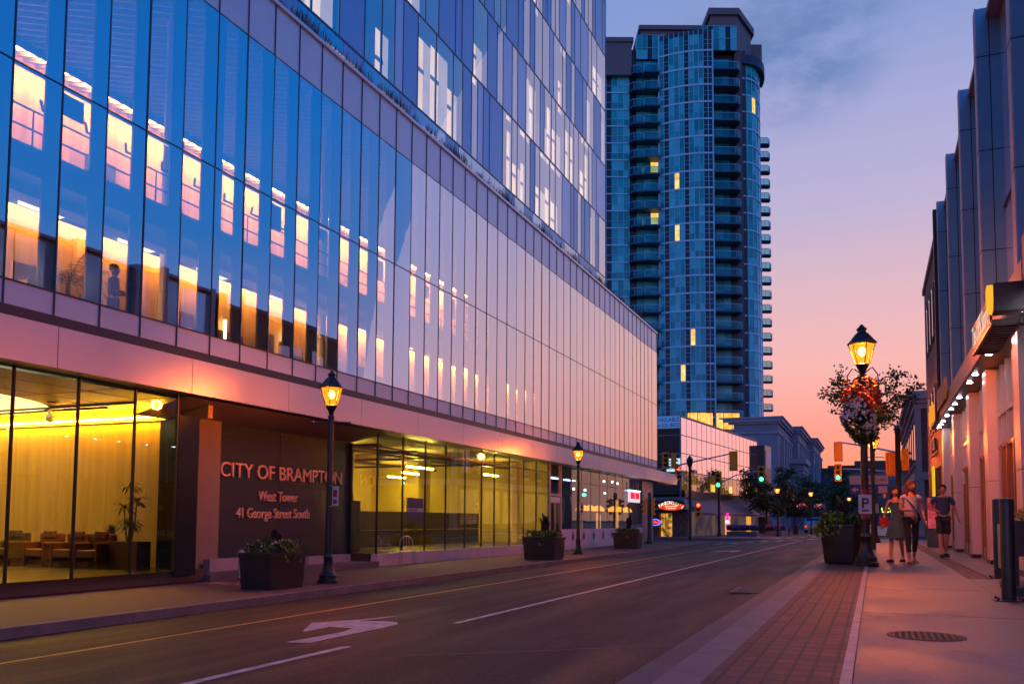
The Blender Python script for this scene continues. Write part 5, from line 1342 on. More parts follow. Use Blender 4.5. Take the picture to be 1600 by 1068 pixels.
# ------------------------------------------------------------------ stone building
SB = thing('stone_building', 'grey neoclassical stone building with deep cornices, stepping forward in three bays', 'building', (-20, 170, -.6))
st = M('grey_stone', (.26, .25, .31), .8, var=.10, vs=.4); st2 = M('grey_stone_light', (.36, .34, .40), .75, var=.06, vs=.5); dk = M('stone_window', (.03, .035, .06), .2, .2)
blocks = [(-14.4, 148, 171, 17.0), (-13.0, 171, 196, 17.6), (-11.7, 196, 222, 17.6)]
b = MB()
for x, ya, yb, h in blocks: b.box(-34, x, ya, yb - .02, -.6, h)
b.box(-16, -11.7, 165.5, 176, -.6, 11.4); b.build('wall', st, SB, world=True)
b = MB()
for x, ya, yb, h in blocks:
    b.box(-34.6, x + .35, ya - .35, yb + .3, h, h + .35); b.box(-34.9, x + .7, ya - .7, yb + .6, h + .35, h + .9); b.box(-34.3, x + .2, ya - .2, yb, h - 1.6, h - 1.3); b.box(-35, x + .95, ya - .95, yb + .8, h + .9, h + 1.15)
b.box(-16.2, -11.2, 165.0, 176.3, 11.4, 12.3); b.box(-16.2, -11.5, 165.3, 176.2, 10.2, 10.45); b.build('cornice', st2, SB, world=True)
for x, ya, yb, h in blocks:
    n = 4
    for i in range(n):
        y = ya + 2.5 + i * (yb - ya - 4) / n
        b = MB(); b.box(x + .01, x + .05, y, y + 2.1, 3.5, 13.5); b.build('window', dk, SB, world=True)
        b = MB(); b.box(x, x + .5, y + 2.7, y + 3.5, 0, h - 1.8); b.box(x, x + .65, y + 2.6, y + 3.6, h - 2.3, h - 1.8); b.box(x, x + .65, y + 2.6, y + 3.6, 3.0, 3.5); b.build('pilaster', st2, SB, world=True)
b = MB()
for i in range(24):
    a, a2 = PI * i / 24, PI * (i + 1) / 24; cx0, cz0 = -19.2, 13.2
    b.add([(cx0 - 1.9 * math.cos(a), 147.9, cz0 + 1.9 * math.sin(a)), (cx0 - 1.9 * math.cos(a2), 147.9, cz0 + 1.9 * math.sin(a2)), (cx0, 147.9, cz0)], [(0, 1, 2)])
b.box(-21.1, -17.3, 147.88, 148, 3, 13.2); b.build('arched_panel', st2, SB, world=True)
for (x, y, l) in ((-15.8, 157, 'small shrub'), ):
    pass
tree('dark leafy roof tree on top of the stone building beside the tower', (-22.5, 158, 17.2), 3.6, 1.9, .3, 22, n=1500, leaf=.35, tr=.1)

# ------------------------------------------------------------------ distant brick office block
t = thing('brick_office_block', 'wide brick office block with blue glass bands closing the street', 'building', (0, 225, -2))
b = MB()
steps = [(-14, 0, 13.4), (-2.9, 26, 15.2)]
lay = [(-2, 3.2, 1), (3.2, 5.0, 0), (5.0, 7.2, 1), (7.2, 8.9, 0), (8.9, 12.2, 1), (12.2, 13.4, 0)]
bb = M('far_brick', (.15, .075, .075), .8, var=.12, vs=.3); bg_ = GL('far_glass', (.02, .1, .16), (.5, .8, 1), .35)
for z0, z1, g in lay:
    if not g: b.box(-16, 30, 215, 240, z0, z1)
b.box(-4, 30, 216, 240, 13.4, 15.0); b.box(-10, -4, 219, 240, 13.4, 14.2); b.build('brick_bands', bb, t, world=True)
for z0, z1, g in lay:
    if g:
        m_ = MB(); m_.box(-15.8, 29.8, 215.4, 239, z0, z1); w_ = m_.build('window_band', M('farwin%d' % int(z0), (.02, .09, .15), .15, .5, var=.4, vs=.6), t, world=True)
        m_ = MB()
        for i in range(30): m_.box(-15.6 + i * 1.5, -15.5 + i * 1.5, 215.3, 215.4, z0, z1)
        q = m_.build('mullions', dark_metal, None); q.parent = w_; q.data.transform(wmat(w_).inverted())
t = thing('shop_sign', 'small yellow green lit LCBO sign on the far brick block', 'sign', (3, 214.8, 3))
b = MB(); b.box(-1.9, 1.5, .05, .2, -.3, 1.7); b.build('panel', M('lcbo_green', (.02, .10, .03), .5), t)
text_mesh('lettering', 'LCBO', 1.5, EM('lcbo', (.85, .95, .15), 2.2), t, wmat(t) @ facing((-1.5, 0, .1), (1, 0, 0), (0, 0, 1)), .05)

# ------------------------------------------------------------------ traffic signals
sig_y = M('signal_yellow', (.80, .36, .02), .5, var=.1, vs=6); sig_red = EM('red_lamp', (1, .03, .015), 14); sig_green = EM('green_lamp', (.02, .95, .55), 12)
def signal(parent, loc, rz, lit, s=1.):
    """three-lamp head; lit None shows its back"""
    h = MB(); h.box(-.17, .17, -.02, .16, -.5, .5); h.box(-.24, .24, .03, .05, -.58, .58)
    o = h.build('signal_head', sig_y, parent); o.location = loc; o.rotation_euler = (0, 0, rz); o.scale = (s, s, s)
    for i, (z, k) in enumerate(((.33, 'red'), (0, 'amber'), (-.33, 'green'))):
        m = {'red': sig_red, 'green': sig_green}.get(k) if lit == k else M('lens_off', (.03, .02, .02), .3) if 'lens_off' not in bpy.data.materials else bpy.data.materials['lens_off']
        l = MB(); l.sphere((0, -.04, z), .11, 8, sc=(1, .4, 1)); l.build('lens', m, o)
        v = MB()
        for j in range(10):
            a, a2 = PI * j / 10 * 1.2 - .3, PI * (j + 1) / 10 * 1.2 - .3
            v.add([(.14 * math.cos(a), -.02, z + .14 * math.sin(a)), (.14 * math.cos(a2), -.02, z + .14 * math.sin(a2)), (.14 * math.cos(a2), -.24, z + .14 * math.sin(a2)), (.14 * math.cos(a), -.24, z + .14 * math.sin(a))], [(0, 1, 2, 3)])
        v.build('visor', black_metal, o)
    return o
G = 'traffic signal poles at the crossing'
# pole with the long mast arm
t = thing('traffic_signal', 'signal pole beyond the glass building with a long sloping arm over the road', 'traffic signal', (-12.62, 64.5, -.55), 0, G)
b = MB(); b.lathe([(.2, 0), (.2, .1), (.11, .3), (.10, 5.3), (.13, 5.35)], n=12); b.build('pole', black_metal, t)
b = MB(); b.path([(-2.35, 0, 5.25), (0, 0, 5.75), (3.5, 0, 6.45)], [.06, .055, .045], 8); b.path([(-.9, 0, 5.15), (0, 0, 4.25)], .04, 6); b.build('mast_arm', alu, t)
signal(t, (3.2, 0, 5.8), PI, None, 1.25); signal(t, (-1.85, .1, 5.95), .4, None, 1.1); signal(t, (-1.15, -.1, 5.9), PI - .6, None, 1.0); signal(t, (-.9, 0, 5.0), .9, 'red', .95)
signal(t, (.62, -.1, 2.25), .25, 'red', 1.0)
b = MB(); b.tube((.1, 0, 2.4), (.6, 0, 2.4), .03, n=6); b.build('bracket', black_metal, t)
b = MB(); b.lathe([(.1, 5.35), (.2, 5.6), (.24, 5.9), (.26, 5.95), (.1, 6.2), (.02, 6.3)], n=6, smooth=False); b.build('lantern', black_metal, t)
# pole with green heads
t = thing('traffic_signal', 'signal pole left of the lavender bed with two green lights, one on a sloping arm', 'traffic signal', (-12.92, 79.4, -.52), 0, G)
b = MB(); b.lathe([(.2, 0), (.2, .1), (.13, .3), (.12, 5.0)], n=12); b.build('pole', black_metal, t)
b = MB(); b.path([(.1, 0, 4.8), (1.5, 0, 5.5), (3.6, 0, 5.9)], [.06, .05, .04], 8); b.build('mast_arm', alu, t)
signal(t, (-.03, -.15, 5.05), 0, 'green', 1.25); signal(t, (3.75, -.1, 5.55), 0, 'green', 1.3)
t = thing('traffic_signal', 'black signal pole at the corner of the glass building with a side facing red head', 'traffic signal', (-12.9, 53.0, GL_), 0, G)
b = MB(); b.lathe([(.2, 0), (.2, .1), (.13, .3), (.12, 3.1), (.05, 3.2)], n=12); b.build('pole', black_metal, t)
signal(t, (.34, 0, 2.3), PI / 2, None, .9); signal(t, (-.34, 0, 2.3), -PI / 2, None, .9)
b = MB(); b.tube((-.34, 0, 2.7), (.34, 0, 2.7), .03, n=6); b.build('bracket', black_metal, t)
# right hand pole
t = thing('traffic_signal', 'signal pole on the right pavement with arms reaching left over the road', 'traffic signal', (1.13, 46, 0), 0, G)
b = MB(); b.lathe([(.22, 0), (.22, .1), (.14, .4), (.12, 5.2), (.16, 5.25), (.12, 5.3)], n=14); b.lathe([(.1, 5.3), (.2, 5.36), (.14, 5.5), (.03, 5.62)], n=8); b.build('pole', black_metal, t)
b = MB(); b.path([(0, 0, 4.25), (-1.2, 0, 4.55), (-2.7, 0, 4.85)], [.05, .045, .035], 8); b.path([(0, 0, 3.27), (-1.5, 0, 3.45), (-2.6, 0, 3.5)], [.035, .03, .025], 8); b.build('mast_arm', alu, t)
signal(t, (-2.72, 0, 4.36), PI, None, .85); signal(t, (-2.75, 0, 3.32), 0, 'green', .75)
signal(t, (-.35, .1, 3.7), PI + .4, None, 1.0); signal(t, (.35, 0, 3.9), PI - .8, None, .9); signal(t, (-.6, -.1, 2.35), PI / 2, None, .6)
# wayfinding board on the second right lamp
t = thing('wayfinding_board', 'white and blue wayfinding board with arrow and symbols on the hidden lamp post', 'sign', (-.1, 39.9, 2.05), 0)
b = MB(); b.box(-.85, .68, -.03, 0, .42, .80); b.build('white_board', M('way_white', (.62, .5, .5), .5), t)
b = MB(); b.box(-.85, .68, -.03, 0, 0, .40); b.build('blue_board', M('way_blue', (.02, .05, .30), .5), t)
b = MB(); b.box(.28, .64, -.036, -.031, .05, .35); b.box(-.2, .18, -.036, -.031, .24, .29); b.box(-.2, .1, -.036, -.031, .1, .15); b.add([(-.8, -.035, .2), (-.62, -.035, .32), (-.62, -.035, .08)], [(0, 1, 2)]); b.box(-.62, -.5, -.036, -.031, .16, .24); b.build('symbols', M('way_sym', (.6, .5, .5), .5), t)
b = MB(); b.lathe([(.11, 0), (.11, .01)], n=16); b.xf(facing((-.15, -.036, .61), (1, 0, 0), (0, 0, 1))); b.box(.3, .6, -.036, -.031, .56, .64); b.build('badge', M('way_gold', (.45, .22, .04), .5), t)
t = thing('parking_sign', 'small pale square sign low on the hidden lamp post below the wayfinding board', 'sign', (.02, 39.85, 1.45))
b = MB(); b.box(-.16, .16, -.01, .01, -.2, .2); b.build('plate', bpy.data.materials['way_white'], t)
b = MB(); b.box(-.03, .03, -.016, -.011, -.1, .1); b.build('mark', M('mk', (.3, .05, .04), .5), t)

# ------------------------------------------------------------------ far street things
t = thing('van', 'pale silver van parked beyond the crossing behind the small trees', 'van', (-6.95, 112, -.5))
b = MB(); b.prism([(-1, 0), (1, 0), (1, 4.6), (-1, 4.6)], .35, 1.0)
b.add([(-1, 0, 1.0), (1, 0, 1.0), (1, 4.6, 1.0), (-1, 4.6, 1.0), (-.85, .5, 1.9), (.85, .5, 1.9), (.85, 4.3, 1.9), (-.85, 4.3, 1.9)], [(0, 1, 5, 4), (1, 2, 6, 5), (2, 3, 7, 6), (3, 0, 4, 7), (4, 5, 6, 7)])
b.build('body', M('van_silver', (.35, .38, .45), .3, .5), t)
b = MB(); b.add([(-.84, .06, 1.1), (.84, .06, 1.1), (.74, .44, 1.8), (-.74, .44, 1.8)], [(0, 1, 2, 3)]); b.add([(1.0, 1.0, 1.1), (1.0, 4.0, 1.1), (.9, 3.9, 1.8), (.9, 1.1, 1.8)], [(0, 1, 2, 3)]); b.build('windows', dk, t)
for x in (-.8, .8):
    b = MB(); b.box(x - .14, x + .14, -.03, 0, .65, .9); b.build('tail_light', EM('tail', (.9, .06, .04), .8), t)
for x in (-.92, .92):
    for y in (.9, 3.8):
        m_ = MB(); m_.lathe([(.34, -.1), (.34, .1)], n=16); m_.xf(Matrix.Translation((x, y, .34)) @ Matrix.Rotation(PI / 2, 4, 'Y')); m_.build('wheel', black_metal, t)
t = thing('fire_hydrant', 'small red fire hydrant on the far left pavement', 'fire hydrant', (-7.9, 91, -.52))
b = MB(); b.lathe([(.16, 0), (.16, .06), (.1, .08), (.1, .55), (.13, .57), (.11, .68), (.03, .76)], n=12); b.tube((-.18, 0, .42), (.18, 0, .42), .05); b.build('body', M('hydrant_red', (.4, .02, .02), .5), t)
b = MB(); b.sphere((0, 0, .78), .04, 6); b.build('cap', dark_metal, t)
t = thing('bus_shelter', 'glass bus shelter with curved roof by the far left kerb', 'bus shelter', (-6.3, 121, -.52))
b = MB()
for x in (-1.2, 1.2):
    for y in (0, 1.4): b.box(x - .05, x + .05, y - .05, y + .05, 0, 2.3)
b.build('frame', black_metal, t)
b = MB()
for i in range(8):
    a, a2 = PI * i / 8, PI * (i + 1) / 8; b.add([(-1.35 * math.cos(a), -.2, 2.3 + .45 * math.sin(a)), (-1.35 * math.cos(a2), -.2, 2.3 + .45 * math.sin(a2)), (-1.35 * math.cos(a2), 1.6, 2.3 + .45 * math.sin(a2)), (-1.35 * math.cos(a), 1.6, 2.3 + .45 * math.sin(a))], [(0, 1, 2, 3)])
b.build('roof', M('shelter_roof', (.06, .12, .14), .3), t)
g = MB(); g.add([(-1.2, 1.4, .2), (1.2, 1.4, .2), (1.2, 1.4, 2.2), (-1.2, 1.4, 2.2)], [(0, 1, 2, 3)]); g.build('pane', shop_glass, t)
for i, (x, y, c, l) in enumerate(((-3.0, 175, (.3, .3, .34), 'small pale distant car left of centre at the street end'), (-1.2, 182, (.35, .03, .03), 'small dark red distant car at the street end'))):
    t = thing('parked_car', l, 'car', (x, y, -.5))
    b = MB(); b.prism([(-.9, 0), (.9, 0), (.9, 4.3), (-.9, 4.3)], .3, .85); b.add([(-.85, .3, .85), (.85, .3, .85), (.85, 3.4, .85), (-.85, 3.4, .85), (-.65, .9, 1.42), (.65, .9, 1.42), (.65, 2.6, 1.42), (-.65, 2.6, 1.42)], [(0, 1, 5, 4), (1, 2, 6, 5), (2, 3, 7, 6), (3, 0, 4, 7), (4, 5, 6, 7)])
    b.build('body', M('car%d' % i, c, .3, .3), t)
    b = MB(); b.box(-.8, -.5, -.02, 0, .62, .76); b.box(.5, .8, -.02, 0, .62, .76); b.build('tail_lights', EM('tl%d' % i, (1, .08, .04), 1.5), t)
    for x2 in (-.85, .85):
        m_ = MB(); m_.lathe([(.3, -.1), (.3, .1)], n=12); m_.xf(Matrix.Translation((x2, .8, .3)) @ Matrix.Rotation(PI / 2, 4, 'Y')); m_.build('wheel', black_metal, t)
        m_ = MB(); m_.lathe([(.3, -.1), (.3, .1)], n=12); m_.xf(Matrix.Translation((x2, 3.5, .3)) @ Matrix.Rotation(PI / 2, 4, 'Y')); m_.build('wheel', black_metal, t)
t = thing('waste_bin', 'dark round bin on the far left pavement beside the porch lamp', 'bin', (-5.7 - 2.2, 99, -.52))
b = MB(); b.lathe([(.28, 0), (.32, .9), (.34, .92), (.3, 1.0)], n=14); b.build('body', black_metal, t); b = MB(); b.lathe([(.2, 1.0), (.14, 1.1)], n=12); b.build('lid', dark_metal, t)

# left pavement chair
t = thing('metal_chair', 'thin grey wire chair standing against the glass at the start of the glazed ground floor', 'chair', (-13.55, 23.9, GL_), rad(200))
b = MB(); b.path([(-.2, -.18, .44), (.2, -.18, .44), (.2, .2, .44), (-.2, .2, .44), (-.2, -.18, .44)], .012, 6)
for i in range(7): b.tube((-.18 + i * .06, -.18, .44), (-.18 + i * .06, .2, .44), .006, n=4)
b.build('seat', alu, t)
b = MB(); b.path([(-.2, .2, .44)] + [(-.2 * math.cos(PI * i / 8), .24, .70 + .22 * math.sin(PI * i / 8)) for i in range(9)] + [(.2, .2, .44)], .013, 6)
for x in (-.08, .0, .08): b.tube((x, .21, .44), (x, .24, .9), .006, n=4)
b.build('backrest', alu, t)
for x in (-.2, .2):
    for y in (-.18, .2):
        b = MB(); b.tube((x, y, .44), (x * 1.15, y * 1.15, 0), .012, n=6); b.build('leg', alu, t)
t = thing('metal_post', 'short steel post with a domed cap at the foot of the pale pier', 'bollard', (-13.9, 16.55, -.58))
b = MB(); b.lathe([(.06, 0), (.06, .55), (.09, .56), (.09, .64), (.03, .70)], n=14); b.build('post', alu, t); b = MB(); b.lathe([(.1, 0), (.1, .02)], n=14); b.build('base_plate', dark_metal, t)

# ------------------------------------------------------------------ people
skin_m = M('skin', (.42, .20, .14), .6, var=.08, vs=6)
def skin_mesh(name, nodes, edges, mat, parent, sub=1, extra=None):
    """nodes: name -> (pos, radius or (rx, ry)); one continuous surface grown over the joints"""
    keys = list(nodes); idx = {k: i for i, k in enumerate(keys)}
    me = bpy.data.meshes.new('tmp'); me.from_pydata([nodes[k][0] for k in keys], [(idx[a], idx[b]) for a, b in edges], []); me.update()
    o = bpy.data.objects.new('tmp', me); COL.objects.link(o)
    md = o.modifiers.new('s', 'SKIN'); md.use_smooth_shade = True
    sv = me.skin_vertices[0].data
    for i, k in enumerate(keys):
        r = nodes[k][1]; sv[i].radius = (r, r) if not isinstance(r, tuple) else r; sv[i].use_root = (i == 0)
    ss = o.modifiers.new('u', 'SUBSURF'); ss.levels = sub; ss.render_levels = sub
    dg = bpy.context.evaluated_depsgraph_get(); dg.update()
    m2 = bpy.data.meshes.new_from_object(o.evaluated_get(dg)); bpy.data.objects.remove(o)
    if extra:
        bm = bmesh.new(); bm.from_mesh(m2); t = bpy.data.meshes.new('t'); t.from_pydata(extra.v, [], extra.f); bm.from_mesh(t); bm.to_mesh(m2); bm.free()
    m2.materials.clear(); m2.materials.append(mat)
    m2.polygons.foreach_set('use_smooth', [True] * len(m2.polygons)); m2.name = name
    r = bpy.data.objects.new(name, m2); COL.objects.link(r); r.parent = parent
    return r
def hand(b, wrist, d, side, s=1.):
    """palm, four curled fingers of unequal length and a thumb from the side of the palm"""
    w = Vector(wrist); d = Vector(d).normalized(); f = Vector((0, -1, 0)); lat = d.cross(f).normalized()
    c = w + d * .045 * s
    m = Matrix((f, lat, d)).transposed(); b.obox(c, (.070 * s, .026 * s, .085 * s), m)
    for i, L in enumerate((.068, .078, .072, .056)):
        p = w + d * .085 * s + f * (.026 - .018 * i) * s; q = p + d * L * .55 * s + lat * side * .008; r = q + d * L * .4 * s + lat * side * .022
        b.path([p, q, r], [.0085 * s, .008 * s, .0065 * s], 6)
    p = w + d * .025 * s + f * .036 * s; b.path([p, p + d * .035 * s + f * .022 * s, p + d * .065 * s + f * .022 * s], [.011 * s, .010 * s, .008 * s], 6)
def head_mesh(c, s=1., turn=0.):
    b = MB(); prof = []
    rows, cols = 12, 16; v = []
    for i in range(rows + 1):
        t = i / rows; z = -.115 + .235 * t
        w = math.sin(PI * min(1, max(0, .06 + .90 * t))) ** .55; jaw = .70 + .30 * min(1, t / .45)
        for j in range(cols):
            a = 2 * PI * j / cols; x = .074 * w * jaw * math.cos(a); y = .092 * w * (jaw * .1 + .9) * math.sin(a)
            if abs(a - 1.5 * PI) < .25 and .32 < t < .52: y -= .022 * (1 - abs(t - .40) / .14)      # nose
            if abs(abs(a - 1.5 * PI) - .45) < .2 and abs(t - .52) < .06: y += .008                      # eye sockets
            if abs(a - 1.5 * PI) < .35 and abs(t - .24) < .05: y -= .004                                # mouth
            v.append((x, y, z))
    f = [(i * cols + j, i * cols + (j + 1) % cols, (i + 1) * cols + (j + 1) % cols, (i + 1) * cols + j) for i in range(rows) for j in range(cols)]
    f += [tuple(range(cols - 1, -1, -1)), tuple(range(rows * cols, rows * cols + cols))]
    b.add(v, f, 0, True)
    for sx in (-1, 1): b.sphere((sx * .078, .005, .0), .022, 5, sc=(.4, .8, 1.2))
    b.xf(Matrix.Translation(c) @ Matrix.Rotation(turn, 4, 'Z') @ Matrix.Scale(s, 4))
    return b
def person(label, loc, rz, H, pose, clothes, female=True, group=None):
    k = H / 1.70; t = thing('person', label, 'person', loc, rz, group)
    V = lambda x, y, z: (x * k, y * k, z * k)
    st = pose.get('stride', .16); sh = .165 if female else .195
    hx = .085; L = {}
    hipL, hipR = V(-hx, 0, .90), V(hx, 0, .90)
    kneeL, kneeR = V(-hx - .005, -st * .55, .49), V(hx + .005, st * .25, .49)
    ankL, ankR = V(-hx, -st, .085), V(hx, st * 1.25, .12)
    toeL, toeR = V(-hx - .015, -st - .15, .03), V(hx + .015, st * 1.25 - .13, .035)
    a = pose['arms']
    nodes = {'pelvis': (V(0, 0, .93), (.13 * k, .095 * k)), 'waist': (V(0, 0, 1.08), (.105 * k, .085 * k) if female else (.125 * k, .09 * k)),
             'chest': (V(0, .0, 1.27), (.135 * k, .095 * k) if female else (.16 * k, .105 * k)), 'neck0': (V(0, .0, 1.42), .055 * k), 'neck1': (V(0, -.01, 1.52), .042 * k),
             'hipL': (hipL, .080 * k), 'kneeL': (kneeL, .052 * k), 'calfL': (tuple((kneeL[i] * .65 + ankL[i] * .35) for i in range(3)), .050 * k), 'ankL': (ankL, .033 * k), 'toeL': (toeL, .028 * k),
             'hipR': (hipR, .080 * k), 'kneeR': (kneeR, .052 * k), 'calfR': (tuple((kneeR[i] * .65 + ankR[i] * .35) for i in range(3)), .050 * k), 'ankR': (ankR, .033 * k), 'toeR': (toeR, .028 * k)}
    edges = [('pelvis', 'waist'), ('waist', 'chest'), ('chest', 'neck0'), ('neck0', 'neck1'), ('pelvis', 'hipL'), ('pelvis', 'hipR')]
    for s in 'LR': edges += [('hip' + s, 'knee' + s), ('knee' + s, 'calf' + s), ('calf' + s, 'ank' + s), ('ank' + s, 'toe' + s)]
    ex = head_mesh(V(0, -.015, 1.60), k, pose.get('turn', 0))
    arms = {}
    for s, sx in (('L', -1), ('R', 1)):
        el, wr = a[s]; el = V(sx * el[0], el[1], el[2]); wr = V(sx * wr[0], wr[1], wr[2]); shp = V(sx * sh, .0, 1.385)
        nodes['sh' + s] = (shp, .048 * k); nodes['el' + s] = (el, .036 * k); nodes['wr' + s] = (wr, .025 * k); arms[s] = (shp, el, wr)
        edges += [('neck0', 'sh' + s), ('sh' + s, 'el' + s), ('el' + s, 'wr' + s)]
        hand(ex, wr, Vector(wr) - Vector(el), -sx, k)
    skin_mesh('body', nodes, edges, skin_m, t, 1, ex)
    def sub(name, picks, edg, grow, mat, over={}):
        nn = {}
        for p in picks:
            pos, r = nodes[p] if p not in over else over[p]
            nn[p] = (pos, tuple(q + grow * k for q in r) if isinstance(r, tuple) else r + grow * k)
        return skin_mesh(name, nn, edg, mat, t, 1)
    lerp = lambda p, q, u: tuple(p[i] * (1 - u) + q[i] * u for i in range(3))
    if 'top' in clothes:
        m, sleeve = clothes['top']; ov = {}
        pk = ['chest', 'waist', 'pelvis', 'neck0']; ed = [('pelvis', 'waist'), ('waist', 'chest'), ('chest', 'neck0')]
        for s in 'LR':
            pk.append('sh' + s); ed.append(('neck0', 'sh' + s))
            if sleeve: ov['el' + s] = (lerp(arms[s][0], arms[s][1], sleeve), .045 * k); pk.append('el' + s); ed.append(('sh' + s, 'el' + s))
        ov['neck0'] = (V(0, 0, 1.405), .050 * k)
        sub('top', pk, ed, .016, m, ov)
    if 'legs' in clothes:
        m, cut, fat = clothes['legs']; ov = {}; pk = ['pelvis']; ed = []; ov['pelvis'] = (nodes['pelvis'][0], (.105 * k, .08 * k))
        for s in 'LR':
            hp, kn, ak = nodes['hip' + s][0], nodes['knee' + s][0], nodes['ank' + s][0]
            pk += ['hip' + s, 'knee' + s]; ed += [('pelvis', 'hip' + s), ('hip' + s, 'knee' + s)]
            if cut <= 1: ov['knee' + s] = (lerp(hp, kn, cut), (.062 + fat) * k)
            else: ov['ank' + s] = (lerp(kn, ak, cut - 1), .040 * k); pk.append('ank' + s); ed.append(('knee' + s, 'ank' + s))
        sub('trousers', pk, ed, .012, m, ov)
    if 'dress' in clothes:
        b = MB(); n = 20; prof = [(.128, 1.36), (.118, 1.22), (.105, 1.08), (.15, .92), (.20, .74), (.235, .56)]
        b.lathe([(r * k, z * k) for r, z in prof], n=n, sy=.82)
        b.v = [(x * (1 + .07 * math.sin(7 * math.atan2(y, x)) * max(0, 1 - z / k)), y * (1 + .07 * math.cos(5 * math.atan2(y, x)) * max(0, 1 - z / k)) - .04 * max(0, .9 - z / k), z) for x, y, z in b.v]
        for sx in (-1, 1): b.path([V(sx * .06, -.10, 1.33), V(sx * .085, -.02, 1.44), V(sx * .06, .08, 1.33)], .010 * k, 5)
        b.build('dress', clothes['dress'], t)
    hm = clothes['hair']; b = MB(); hl = clothes.get('hairlen', 0)
    hc = Vector(V(0, .008, 1.635))
    b.lathe([(.001, .10), (.05, .095), (.082, .06), (.090, .0), (.086, -.03)][::-1], hc, 18, sx=k, sy=1.12 * k)
    b.xf(Matrix.Translation((0, 0, 0)))
    if hl:
        rg = random.Random(4)
        for i in range(26):
            a_ = PI * (-.18 + 1.36 * i / 25); x, y = .083 * math.cos(a_), .10 * math.sin(a_)
            p0 = hc + Vector((x, y, .02)) * k; p1 = hc + Vector((x * 1.12, y * 1.05, -hl * .55)) * k; p2 = hc + Vector((x * 1.2 + rg.uniform(-.02, .02), y * .95, -hl * rg.uniform(.9, 1.05))) * k
            b.path([p0, p1, p2], [.020 * k, .021 * k, .008 * k], 6)
    b.build('hair', hm, t)
    for s in 'LR':
        an, to = nodes['ank' + s][0], nodes['toe' + s][0]; b = MB()
        d = (Vector(to) - Vector(an)); d.z = 0; d.normalize(); lat = Vector((-d.y, d.x, 0)); c = Vector(an); c.z = 0
        z0 = min(to[2], an[2]) - .03 * k
        m = Matrix((lat, d, Vector((0, 0, 1)))).transposed().to_4x4()
        prof = [(-.04, -.07), (.04, -.07), (.045, .03), (.048, .12), (.03, .19), (-.03, .19), (-.048, .12), (-.045, .03)]
        b.prism([(x * k, y * k) for x, y in prof], 0, .035 * k); b.prism([(x * .8 * k, y * .85 * k) for x, y in prof], .035 * k, clothes.get('shoeh', .06) * k)
        b.xf(Matrix.Translation((c.x, c.y, max(0, z0))) @ m); b.build('shoe', clothes['shoe'], t)
    return t, nodes, k
cl = lambda n, c: M(n, c, .85, var=.15, vs=12)
shoe_d = cl('shoe_dark', (.02, .02, .025)); shoe_t = cl('sandal_tan', (.28, .14, .10))
t1, n1, k1 = person('dark haired woman in a teal sundress carrying a red bag, leftmost of the walkers', (.44, 20.75, 0), rad(-18), 1.62, {'stride': .14, 'turn': .5, 'arms': {'L': ((.24, .02, 1.12), (.26, -.06, .88)), 'R': ((.23, .04, 1.12), (.24, .02, .88))}},
       {'dress': cl('dress_teal', (.03, .10, .14)), 'hair': cl('hair_black', (.015, .01, .01)), 'hairlen': .2, 'shoe': shoe_d}, group=None)
t2, n2, k2 = person('woman with long light brown hair, white top, dark trousers and a shoulder strap', (.72, 20.2, 0), rad(12), 1.72, {'stride': .15, 'turn': .9, 'arms': {'L': ((.22, -.04, 1.13), (.08, -.20, 1.10)), 'R': ((.24, .06, 1.12), (.27, -.02, .90))}},
       {'top': (cl('top_white', (.55, .50, .58)), .25), 'legs': (cl('trousers_black', (.015, .013, .02)), 1.7, 0), 'hair': cl('hair_brown', (.13, .05, .025)), 'hairlen': .34, 'shoe': shoe_t, 'shoeh': .045})
b = MB(); b.path([(-.13, -.03, 1.42), (-.02, -.14, 1.25), (.12, -.13, 1.05), (.19, -.02, .92), (.1, .12, 1.15), (-.13, .02, 1.42)], .012, 6); b.build('strap', shoe_d, t2)
b = MB(); b.prism([(-.10, -.05), (.10, -.05), (.09, .05), (-.09, .05)], -.1, .1); b.path([(-.08, 0, .1), (0, 0, .2), (.08, 0, .1)], .01, 6)
o = b.build('handbag', cl('bag_red', (.30, .02, .03)), None); o.location = (.20, 20.80, .86); o.parent = None
tag(o, 'dark red handbag hanging from the hand of the woman in the teal sundress', 'handbag')
t3, n3, k3 = person('man in a navy T-shirt and dark shorts walking nearest the shop pillars', (1.6, 24.3, 0), rad(8), 1.80, {'stride': .17, 'turn': -.3, 'arms': {'L': ((.27, -.02, 1.14), (.19, -.24, 1.10)), 'R': ((.28, .04, 1.12), (.31, -.08, .92))}},
       {'top': (cl('shirt_navy', (.025, .06, .15)), .62), 'legs': (cl('shorts_dark', (.02, .03, .045)), .92, .02), 'hair': cl('hair_dark', (.02, .014, .012)), 'hairlen': 0, 'shoe': shoe_d, 'shoeh': .08}, female=False)
# person upstairs reading by the window, silhouette put into dark clothes and hair
t4, n4, k4 = person('person in dark clothes looking down at papers behind the upper left window', (-14.62, 13.22, 4.43), rad(140), 1.70, {'stride': .03, 'turn': 0, 'arms': {'L': ((.20, -.08, 1.12), (.06, -.30, 1.12)), 'R': ((.20, -.08, 1.12), (.06, -.30, 1.14))}},
       {'top': (cl('coat_silhouette', (.02, .04, .11)), .95), 'legs': (cl('slacks_silhouette', (.02, .03, .08)), 1.9, 0), 'hair': cl('hair_silhouette', (.02, .03, .06)), 'hairlen': 0, 'shoe': shoe_d}, female=False)

